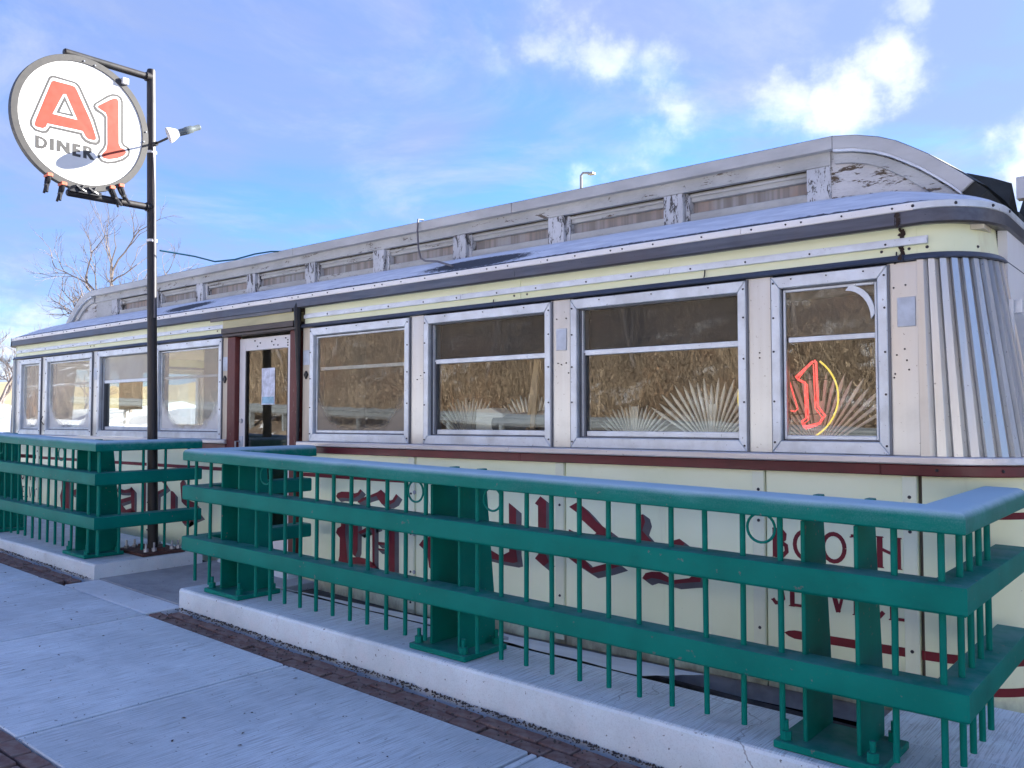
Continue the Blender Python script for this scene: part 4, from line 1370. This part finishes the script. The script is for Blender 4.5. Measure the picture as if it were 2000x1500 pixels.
# ------------------------------------------------------------------ sign post, round sign, lamp, clamps
P0, P1 = Vector((-7.972, 4.24, .36)), Vector((-8.133, 4.22, 5.075))
pol = lambda z: P0.lerp(P1, (z - P0.z) / (P1.z - P0.z))
sp = thing('sign_post', tuple(P0), 'tall black steel post that carries the round sign, bolted to the plinth', 'post')
MB().tube([pol(.37), pol(2.4), pol(4.98), pol(5.06), P1], [.048, .045, .041, .041, .036], 18).build('pole', M['pole'], sp, smooth=True)
for za, zb, ln in ((4.995, 4.965, .83), (3.69, 3.665, .80)):
    a = pol(za)
    MB().tube([a, a + Vector((.012, -ln, zb - za + .01)), a + Vector((.012, -ln - .012, zb - za + .01))], [.034, .034, .024], 14).build('arm', M['pole'], sp, smooth=True)
    MB().tube([a + Vector((0, -.005, 0)), a + Vector((0, -.055, -.002))], .045, 12).build('arm_collar', M['pole'], sp, smooth=True)
bz = zs(-7.97, 4.2)
MB().box(-8.24, -7.735, 4.02, 4.44, .002, .030, zs).build('base_plate', M['rusty'], sp, .004)
MB().box(-8.22, -7.80, 4.22, 4.26, .03, .05, zs).build('weld_strip', M['rusty'], sp)
for x in (-8.17, -7.80):
    for y in (4.08, 4.16, 4.34, 4.40):
        MB().tube([(x, y, bz + .03), (x, y, bz + .06)], .024, 6).tube([(x, y, bz + .06), (x, y, bz + .11)], .010, 8).build('anchor_bolt', M['bolt_head'], sp)
for z in (4.24, 3.36):
    a = pol(z)
    MB().tube([a - Vector((0, 0, .012)), a + Vector((0, 0, .012))], .050 if z < 4 else .049, 16).build('cable_tie', M['tie'], sp, smooth=True)
    MB().tube([a + Vector((.045, -.02, 0)), a + Vector((.075, -.03, -.02))], .006, 6).build('tie_tail', M['tie'], sp)
MB().tube([pol(4.30) + Vector((.050, -.01, 0)), pol(3.9) + Vector((.058, 0, 0)), pol(3.3) + Vector((.052, 0, 0)), pol(2.6) + Vector((.05, 0, 0))], .010, 6).build('conduit', M['grey_cable'], sp, smooth=True)

SX = -8.02
sg = thing('round_sign', (SX, 3.528, 4.324), 'round white sign reading A1 DINER with grey rim hanging between two arms', 'sign')
circ = lambda r, n=72: [(3.528 + r * math.cos(2 * PI * k / n), 4.324 + r * math.sin(2 * PI * k / n)) for k in range(n)]
MB().prism(circ(.612), SX - .05, SX - .006, 'yz').build('face', M['sign_white'], sg, smooth=True)
o_, i_ = circ(.619), circ(.560)
rows = [[(SX - .055, o_[k][0], o_[k][1]), (SX + .002, o_[k][0], o_[k][1]), (SX + .002, i_[k][0], i_[k][1]), (SX - .055, i_[k][0], i_[k][1])] for k in range(72)]
MB().sweep(rows + [rows[0]], caps=False).build('rim', M['sign_grey'], sg, .002)


def pr(polys, d, mat, name):
    for p in polys:
        MB().prism(p, SX - .006, SX - .006 + d, 'yz').build(name, M[mat], sg)


pr([A_GREY, ONE_GREY], .0012, 'sign_grey', 'letter_outline')
pr([A_WHITE, ONE_WHITE], .0024, 'sign_white', 'letter_edge')
pr([A_ORANGE, ONE_ORANGE], .0036, 'sign_orange', 'letter')
pr([A_HOLE], .0048, 'sign_white', 'letter_edge')
pr([A_HOLE_GREY], .0060, 'sign_grey', 'letter_outline')
pr([A_HOLE_IN], .0072, 'sign_white', 'letter_edge')
pr(DINER, .0014, 'sign_grey', 'letter')
pr(DINER_HOLES, .0026, 'sign_white', 'letter_edge')
box('tab', M['lamp_white'], sg, SX - .05, SX + .03, 3.87, 3.93, 4.80, 4.86, .004)
for y, z in ((3.52, 4.905), (3.62, 4.895), (4.12, 4.40), (4.10, 4.30)):
    MB().tube([(SX + .002, y, z), (SX + .010, y, z)], [.009, .006], 8).build('rivet', M['bolt_head'], sg)
for y, s in ((3.49, 1), (3.60, -1)):
    mb = MB()
    mb.tube([(SX + .0, y - .07, 3.70), (SX + .012, y - .02, 3.735), (SX + .012, y + .03, 3.71), (SX, y + .07, 3.70)], .013, 6)
    mb.tube([(SX + .01, y - .03, 3.74), (SX + .02, y + .02, 3.70), (SX + .01, y + .05, 3.755)], .008, 6)
    mb.build('hanger', M['black'], sg)
MB().box(SX - .05, SX + .01, 3.42, 3.70, 3.68, 3.715).build('hanger_plate', M['black'], sg)
pos_words = ['leftmost of the four black spring clamps on the bottom edge of the round sign', 'second black spring clamp from the left, near the lower arm end',
             'black spring clamp just right of the lower arm end on the round sign', 'rightmost black spring clamp on the rim, nearest the post']
cc = [(3.238, 3.782, -.02), (3.36, 3.728, -.03), (3.80, 3.785, .09), (3.885, 3.822, .08)]
for (y, z, sw), lab in zip(cc, pos_words):
    c = thing('spring_clamp', (SX, y, z), lab, 'clamp', 'spring clamps on the sign rim')
    MB().box(SX - .065, SX + .020, y - .022, y + .026, z - .012, z + .020).build('jaw_tip', M['clamp_tip'], c, .004)
    for q in (-1, 1):
        MB().tube([(SX - .02 + q * .028, y, z - .010), (SX - .02 + q * .022, y + sw * .3, z - .06), (SX - .02 + q * .008, y + sw * .5, z - .085), (SX - .02 + q * .034, y + sw, z - .155)], [.016, .018, .016, .011], 7).build('handle', M['black'], c, smooth=True)
    MB().tube([(SX - .045, y + sw * .5, z - .085), (SX + .005, y + sw * .5, z - .085)], .016, 8).build('spring', M['black'], c)

lp = thing('spot_lamp', tuple(pol(4.32)), 'small white-shaded spot lamp on a black arm beside the post, aimed at the sign', 'lamp')
a = pol(4.322)
MB().tube([a + Vector((-.05, 0, -.004)), a + Vector((.15, .005, -.004)), a + Vector((.31, .02, .012))], .011, 8).build('lamp_arm', M['black'], lp, smooth=True)
MB().tube([a + Vector((.03, 0, -.01)), a + Vector((.10, 0, -.01))], .022, 8).build('arm_clamp', M['black'], lp)
dv = sdir.copy()
ax0 = Vector((-8.02, 3.485, 3.982)) + dv * .835
MB().tube([ax0, ax0 + dv * .035, ax0 + dv * .075, ax0 + dv * .105], [.074, .066, .044, .028], 20, False).build('shade', M['lamp_white'], lp, smooth=True)
MB().tube([ax0 + dv * .10, ax0 + dv * .16, ax0 + dv * .165, ax0 + dv * .23, ax0 + dv * .24, ax0 + dv * .30, ax0 + dv * .315], [.030, .030, .035, .035, .027, .027, .020], 14).build('socket', M['lamp_grey'], lp, smooth=True)
MB().tube([a + Vector((.30, .02, .01)), ax0 + dv * .20 + Vector((.0, .0, -.03)), ax0 + dv * .21], .011, 8).build('swivel', M['black'], lp)

t = tag(MB().tube([(-7.935, 4.24, 3.249), (-8.0, 4.433, 3.262), (-8.01, 4.647, 3.262), (-7.985, 4.86, 3.236), (-7.955, 5.073, 3.285), (-7.915, 5.287, 3.37), (-7.90, 5.48, 3.425), (-7.86, 5.62, 3.44)], .0085, 6).build('electric_cord', M['cord'], None, smooth=True),
        'teal electric cord sagging from the sign post to the roof edge', 'cord')
t = tag(MB().tube([(-5.70, 5.60, 3.46), (-5.70, 5.535, 3.455), (-5.705, 5.53, 3.35), (-5.69, 5.53, 3.18), (-5.63, 5.50, 3.08), (-5.40, 5.33, 3.005), (-5.00, 5.08, 2.915), (-4.66, 4.90, 2.815)], .0085, 6).build('roof_cable', M['grey_cable'], None, smooth=True),
        'thin grey cable drooping over the raised roof edge onto the lower roof', 'cable')

# ------------------------------------------------------------------ notice on the door, things inside the windows
nt = thing('paper_notice', (-7.06, yd + .018, 1.93), 'pale paper notice taped to the door glass', 'notice')
MB().box(-7.165, -6.955, yd + .0172, yd + .0190, 1.755, 2.105).build('paper', simple('notice_paper', (.66, .69, .80), .6, 0, .3, 16), nt)
MB().box(-7.155, -6.965, yd + .0152, yd + .0170, 1.765, 1.83).build('picture', simple('notice_blue', (.30, .52, .66), .6, 0, .3, 12), nt)
ng = thing('neon_sign', (-2.02, 5.0, 1.74), 'red and yellow neon A1 sign in a ring behind the glass beside the last pillar', 'neon sign')
one = [(-1.859, 1.946), (-1.961, 1.858), (-1.946, 1.842), (-1.907, 1.826), (-1.902, 1.617), (-1.928, 1.598), (-1.919, 1.564), (-1.823, 1.586), (-1.792, 1.631), (-1.833, 1.684), (-1.840, 1.941), (-1.850, 1.952)]
MB().tube([(x, 5.0, z) for x, z in one], .0070, 8).build('digit_tube', M['neon_red'], ng, smooth=True)
MB().tube([(x + (-.016 if x > -1.87 else .014), 5.0, z - .012) for x, z in one[:-1]], .0033, 8).build('digit_tube', M['neon_red'], ng, smooth=True)
MB().tube([(x, 5.0, z) for x, z in [(-2.06, 1.94), (-2.02, 1.90), (-1.952, 1.67), (-1.972, 1.655), (-2.003, 1.663), (-2.03, 1.74), (-2.10, 1.74), (-2.13, 1.66), (-2.19, 1.66), (-2.06, 1.94)]], .0045, 8).build('letter_tube', M['neon_red'], ng, smooth=True)
MB().tube([(-2.02 + .305 * math.cos(math.radians(142 + 7.4 * k)), 5.0, 1.74 + .275 * math.sin(math.radians(142 + 7.4 * k))) for k in range(37)], .0055, 8).build('ring_tube', M['neon_yellow'], ng, smooth=True)
for z in (1.84, 1.64):
    MB().tube([(-2.31, 5.012, z), (-1.73, 5.012, z)], .003, 5).build('support_wire', M['black'], ng)
t = thing('storage_box', (-4.4, 5.15, 1.42), 'cream cardboard box behind the glass, left of the grey roll', 'box')
MB().prism([(-4.52, 1.42), (-4.52, 1.69), (-4.36, 1.70), (-4.24, 1.65), (-4.24, 1.42)], 5.02, 5.17).build('carton', M['box_white'], t, .006)
t = tag(MB().tube([(-4.34, 5.06, 1.57), (-4.0, 5.08, 1.60), (-3.66, 5.10, 1.63)], [.068, .07, .07], 14).build('rolled_fabric', M['roll_grey'], None, smooth=True), 'dark grey roll lying on the inside ledge behind the window', 'roll')
for i, (a, b) in enumerate((((-4.035, 5.04, 1.42), (-3.93, 5.04, 2.07)), ((-3.965, 5.02, 1.42), (-3.905, 5.02, 2.05)))):
    a, b = Vector(a), Vector(b)
    w = .020 if i else .014
    MB().sweep([[tuple(p + Vector((dx * w, dy * .012, 0))) for dx, dy in ((-1, -1), (1, -1), (1, 1), (-1, 1))] for p in (a, b)]).build('wooden_plank', M['wood'])
    o = bpy.data.objects[('wooden_plank', 'wooden_plank.001')[i]]
    tag(o, ('thinner left wooden plank leaning inside the window behind the grey roll', 'wider right wooden plank leaning inside the window behind the grey roll')[i], 'plank', 'planks leaning inside the window')
box('inside_ledge', M['in_dark'], D, -7.0, -1.3, YW + .13, 5.5, 1.36, 1.418)

# ------------------------------------------------------------------ annex with dark roof behind the right end
an = thing('annex_building', (-.6, 9.2, 0), 'white outbuilding with dark roof rising behind the right end of the diner', 'building')
MB().prism([(9.0, -.3), (9.0, 3.30), (10.6, 4.45), (12.2, 3.30), (12.2, -.3)], -1.30, 1.5, 'yz').build('wall', M['white_wall'], an)
MB().prism([(8.75, 3.22), (10.6, 4.55), (10.6, 4.67), (8.70, 3.30)], -1.42, 1.6, 'yz').build('roof', M['tar'], an)
MB().prism([(12.45, 3.22), (10.6, 4.55), (10.6, 4.67), (12.5, 3.30)], -1.42, 1.6, 'yz').build('roof', M['tar'], an)
nb = thing('sun_block_building', (4.5, 11, 0), 'unseen white gabled building added past the right end of the diner to block the sun', 'building')  # out of view, added so that no sun reaches the near railing's corner
MB().prism([(1.9, -.4), (1.9, 6.2), (6.0, 8.0), (10.0, 6.2), (10.0, -.4)], 8.6, 16, 'xz').build('wall', M['white_wall'], nb)
MB().prism([(1.5, 6.02), (6.0, 8.06), (10.4, 6.02), (10.4, 6.14), (6.0, 8.2), (1.5, 6.14)], 8.3, 16.3, 'xz').build('roof', M['tar'], nb)
vent = thing('roof_cover', (-1.5, 8.6, 3.0), 'dark roof cover with a ragged edge behind the arched roof end', 'roof cover')
MB().sweep([[(x, 8.15, 2.75), (x, 8.9, zt), (x, 9.0, zt - .1), (x, 8.3, 2.7)] for x, zt in ((-2.3, 3.90), (-1.82, 3.92), (-1.62, 3.84), (-1.46, 3.76), (-1.42, 3.50), (-1.36, 3.22))]).build('cover', M['tar'], vent)
MB().box(-1.42, -1.15, 8.86, 8.98, 3.60, 3.80).build('white_trim', M['white_wall'], vent, .004)

# ------------------------------------------------------------------ land, trees, far things
def gx(y):
    t = max(0, -6.0 - y)
    return min(t * .62, 9.5 + t * .06) if t else 0


land = MB()
xs = list(range(-90, 61, 3))
yl = [-5.9, -7, -8.2, -9.5, -11, -13, -15, -18, -22, -27, -35, -50, -80, -140]
rows = []
for x in xs:
    k = max(0.0, min(1.0, (x + 46) / 30))
    rows.append([(x, y, gz(max(-40, x), -5) - .35 + (gx(y) + noise.noise(Vector((x * .13, y * .13, 1))) * min(2.2, max(0, -8 - y) * .25)) * (.62 + .38 * k)) for y in yl])
tag(land.sweep(rows, closed=False).build('hillside', M['hill'], None, smooth=True), 'brown brushy hillside across the road', 'hillside', None, 'structure')
g2 = MB()
rows = []
for x in (-900, -300, -120, -60, -40, -30, -22, -13, -6, 0, 20, 60, 300, 900):
    row = []
    for y in (-6.1, 1, 4.9, 9, 14, 25, 60, 200, 900):
        z = -.55 - .0357 * max(-40, min(x, 6)) - .0
        if x < -22:
            z += (min(-22 - x, 60)) * .012
        row.append((x, y, z if y > 4.5 else z - .0))
    rows.append(row)
g2.sweep(rows, closed=False)
tag(g2.build('ground', M['field'], None), 'pale dry winter ground around the diner', 'ground', None, 'structure')
hl = MB()
rows = []
for k in range(40):
    az = math.radians(58 + k * .9)
    row = []
    for r, h in ((60, 0), (80, 2.2), (110, 5 + 1.5 * noise.noise(Vector((k * .3, 0, 0)))), (160, 7.0 + 2 * noise.noise(Vector((k * .2, 4, 0)))), (220, 6)):
        row.append((-math.sin(az) * r, math.cos(az) * r, h + .5))
    rows.append(row)
tag(hl.sweep(rows, closed=False).build('far_hill', M['field'], None, smooth=True), 'low tan hill far beyond the left end of the diner', 'hill', None, 'structure')


def tree(name, base, h, seed, label, spread=.55, levels=5, r0=.11, nk=(3, 4), lean=(0, 0), twigs=None):
    rd = random.Random(seed)
    t = thing(name, base, label, 'tree', 'bare winter trees')
    crown, trunk = MB(), MB()

    def grow(p, d, ln, r, lv):
        pts, rs = [p], [r]
        n = 4 if lv > 1 else 3
        q, dd = p, d
        for i in range(n):
            dd = (dd + Vector((rd.gauss(0, .13), rd.gauss(0, .13), rd.gauss(.03, .09)))).normalized()
            q = q + dd * ln / n
            pts.append(q)
            rs.append(r * (1 - .45 * (i + 1) / n))
        (trunk if lv == levels else crown).tube(pts, rs, 7 if lv > levels - 2 else (4 if lv > 1 else 3), lv == levels)
        if lv == 0:
            return
        for k in range(rd.randint(*nk)):
            s = rd.uniform(.30, 1.0) if k else 1.0
            i = min(n - 1, int(s * n))
            b = pts[i].lerp(pts[i + 1], s * n - i) if s < 1 else pts[-1]
            ax = dd.orthogonal().normalized()
            ax.rotate(Matrix.Rotation(rd.uniform(0, 2 * PI), 3, dd))
            nd = (dd * 1.0 + ax * rd.uniform(.35, 1.0) * spread * 1.5).normalized()
            nd.z += .12
            grow(b, nd.normalized(), ln * rd.uniform(.55, .82), r * rd.uniform(.45, .65), lv - 1)

    d0 = Vector((lean[0], lean[1], 1)).normalized()
    grow(Vector(base), d0, h * .36, r0, levels)
    trunk.build('trunk', M['bark'], t, smooth=True)
    crown.build('crown', M['twig'], t, kind='stuff')
    return t


tree('bare_tree', (-21.55, 10.55, .9), 5.9, 21, 'large bare tree with spreading branches behind the left end of the roof', .70, 6, .12, (2, 4))
tree('bare_tree', (-26.5, 11.6, .2), 5.4, 9, 'small thin bare tree just left of the roof end', .5, 5, .07, (3, 4))
tree('bare_tree', (-27.5, 9.75, .6), 4.6, 12, 'bare tree at the left edge of the photo beside the diner corner', .6, 6, .10, (3, 4))
sn = MB()
rows = []
for k in range(24):
    x = -34 + k * .7
    rows.append([(x, 4.2 + k * .22, .6), (x, 5.6 + k * .25, 1.75 + .35 * noise.noise(Vector((k * .6, 1, 2)))), (x, 7.4 + k * .3, 1.95 + .3 * noise.noise(Vector((k * .5, 5, 2)))), (x, 9.5 + k * .3, .6)])
tag(sn.sweep(rows, closed=False).build('snow_bank', M['snow'], None, smooth=True), 'white snow bank lit by the sun past the left corner of the diner', 'snow bank', None, None)

lamp = thing('street_lamp', (-22.75, 32.5, 0), 'thin grey lamp post with a short bent arm rising far behind the roof', 'street lamp')
MB().tube([(-22.75, 32.5, 0), (-22.75, 32.5, 12.95)], [.09, .055], 8).build('post', M['lamp_post'], lamp, smooth=True)
MB().tube([(-22.75, 32.5, 12.92), (-22.68, 32.56, 13.05), (-22.45, 32.74, 13.05)], .05, 8).build('arm', M['lamp_post'], lamp, smooth=True)
MB().box(-22.52, -22.22, 32.66, 32.94, 12.96, 13.06).build('head', M['lamp_post'], lamp, .02)

# across the road: guardrail and dry brush (seen in the window reflections)
gr = thing('guardrail', (-4, -7.6, .9), 'galvanised beam guardrail along the far side of the road', 'guardrail')
prof = [(0, -.155), (.03, -.12), (.075, -.10), (.075, -.05), (.02, -.02), (.02, .02), (.075, .05), (.075, .10), (.03, .12), (0, .155)]
bm_ = MB()
bm_.sweep([[(x, -7.6 + a, gz(max(-40, x), -5) + 1.27 + b) for a, b in prof] for x in range(-40, 13, 4)], closed=False)
bm_.build('beam', M['galv'], gr)
for k in range(22):
    x = -30 + k * 1.9
    MB().box(x - .05, x + .05, -7.78, -7.62, gz(x, -5) + .3, gz(x, -5) + 1.42).build('post', M['galv'], gr)

vg = MB()
rows = []
for k in range(66):
    x = -48 + k * .95
    b0 = gz(max(-40, x), -5) - .34
    n_ = lambda q: noise.noise(Vector((x * .5, q, 7)))
    rows.append([(x, -5.75 + .2 * n_(1), b0), (x, -6.1 + .2 * n_(2), b0 + .22 + .1 * n_(3)), (x, -6.6 + .2 * n_(4), b0 + .50 + .10 * n_(5)), (x, -7.2 + .2 * n_(6), b0 + .74)])
tag(vg.sweep(rows, closed=False).build('snow_verge', M['snow'], None, smooth=True), 'strip of old ploughed snow along the far edge of the road', 'snow', None, 'stuff')
rb = random.Random(3)
bv, bf, bt = [], [], []
for i in range(120000):
    x = rb.uniform(-48, 10)
    y = -7.9 - abs(rb.gauss(0, 1)) * 6.0
    k = max(0.0, min(1.0, (x + 46) / 30))
    z = gz(max(-40, x), -5) - .40 + gx(y) * (.62 + .38 * k)
    cl = noise.noise(Vector((x * .55, y * .55, 3)))
    if i % 3:
        ln = rb.uniform(.35, 1.2) * (1 + .8 * cl)
        d = Vector((rb.gauss(0, .55), rb.gauss(0, .55), 1)).normalized() * ln
        w = rb.uniform(.003, .009)
    else:
        ln = rb.uniform(.08, .20)
        d = Vector((rb.gauss(0, 1), rb.gauss(0, 1), rb.gauss(.3, .8))).normalized() * ln
        z += rb.uniform(.05, .9) * (1 + cl)
        w = rb.uniform(.010, .030)
    a = rb.uniform(0, PI)
    s = Vector((math.cos(a), math.sin(a), rb.gauss(0, .2))) * w
    p = Vector((x, y, z + rb.uniform(0, .4)))
    n0 = len(bv)
    bv += [tuple(p - s), tuple(p + s), tuple(p + d + s * .3), tuple(p + d - s * .3)]
    bf.append((n0, n0 + 1, n0 + 2, n0 + 3))
    tt = max(0.0, min(1.0, rb.random() ** (1.5 if i % 3 == 0 else .9) + .35 * cl))
    bt += [tt] * 4
me = bpy.data.meshes.new('brush')
me.from_pydata(bv, [], bf)
at = me.attributes.new('tint', 'FLOAT', 'POINT')
at.data.foreach_set('value', bt)
me.materials.append(M['brush'])
br = bpy.data.objects.new('dry_brush', me)
COL.objects.link(br)
tag(br, 'dense dry brown brush covering the hillside across the road', 'brush', None, 'stuff')
for i in range(9):
    x = -30 + i * 4.1 + rb.uniform(-1, 1)
    y = -9.5 - rb.uniform(0, 5)
    k = max(0.0, min(1.0, (x + 46) / 30))
    tree('bare_tree', (x, y, gz(max(-40, x), -5) - .4 + gx(y) * (.62 + .38 * k)), rb.uniform(5, 8), 40 + i, ['bare sapling farthest left on the hillside across the road', 'second bare sapling from the left on the hillside across the road', 'third bare sapling from the left across the road', 'fourth bare sapling from the left across the road', 'middle bare sapling of nine across the road', 'fourth bare sapling from the right across the road', 'third bare sapling from the right across the road', 'second bare sapling from the right across the road', 'bare sapling farthest right across the road'][i], .5, 4, .07, (3, 4))

# grit and dead leaves caught along the foot of the plinth and in the brick joints
gb = random.Random(8)
mb = MB()
for i in range(2600):
    q = gb.random()
    x = gb.uniform(-6.25, -.8) if q < .75 else gb.uniform(-11, -7.75)
    y = 3.556 - abs(gb.gauss(0, .022)) if i % 4 else gb.uniform(3.29, 3.55)
    r = gb.uniform(.003, .010)
    c = Vector((x, y, gz(x, y) + .001))
    pts = [c + Vector((math.cos(t) * r * gb.uniform(.6, 1.3), math.sin(t) * r * gb.uniform(.6, 1.3), 0)) for t in (0, 1.6, 3.1, 4.7)]
    mb.add([tuple(p) for p in pts] + [tuple(c + Vector((0, 0, r * gb.uniform(.5, 1.4))))], [(0, 1, 4), (1, 2, 4), (2, 3, 4), (3, 0, 4)])
tag(mb.build('grit', M['bed'], None), 'dark grit and leaf crumbs along the foot of the white plinths', 'grit', None, 'stuff')
mb = MB()
for i in range(70):
    x, y = gb.uniform(-9, -1.5), gb.uniform(1.8, 3.5)
    r = gb.uniform(.006, .016)
    c = Vector((x, y, gz(x, y) + .002))
    a = gb.uniform(0, 6)
    u, v = Vector((math.cos(a), math.sin(a), 0)) * r, Vector((-math.sin(a), math.cos(a), 0)) * r * .5
    mb.add([tuple(c - u), tuple(c + v + Vector((0, 0, .004))), tuple(c + u + Vector((0, 0, .003))), tuple(c - v + Vector((0, 0, .006)))], [(0, 1, 2, 3)])
tag(mb.build('fallen_leaves', simple('leaf_brown', (.06, .04, .035), .9, 0, .3, 30), None), 'small dark dead leaves scattered on the pale sidewalk', 'leaves', None, 'stuff')
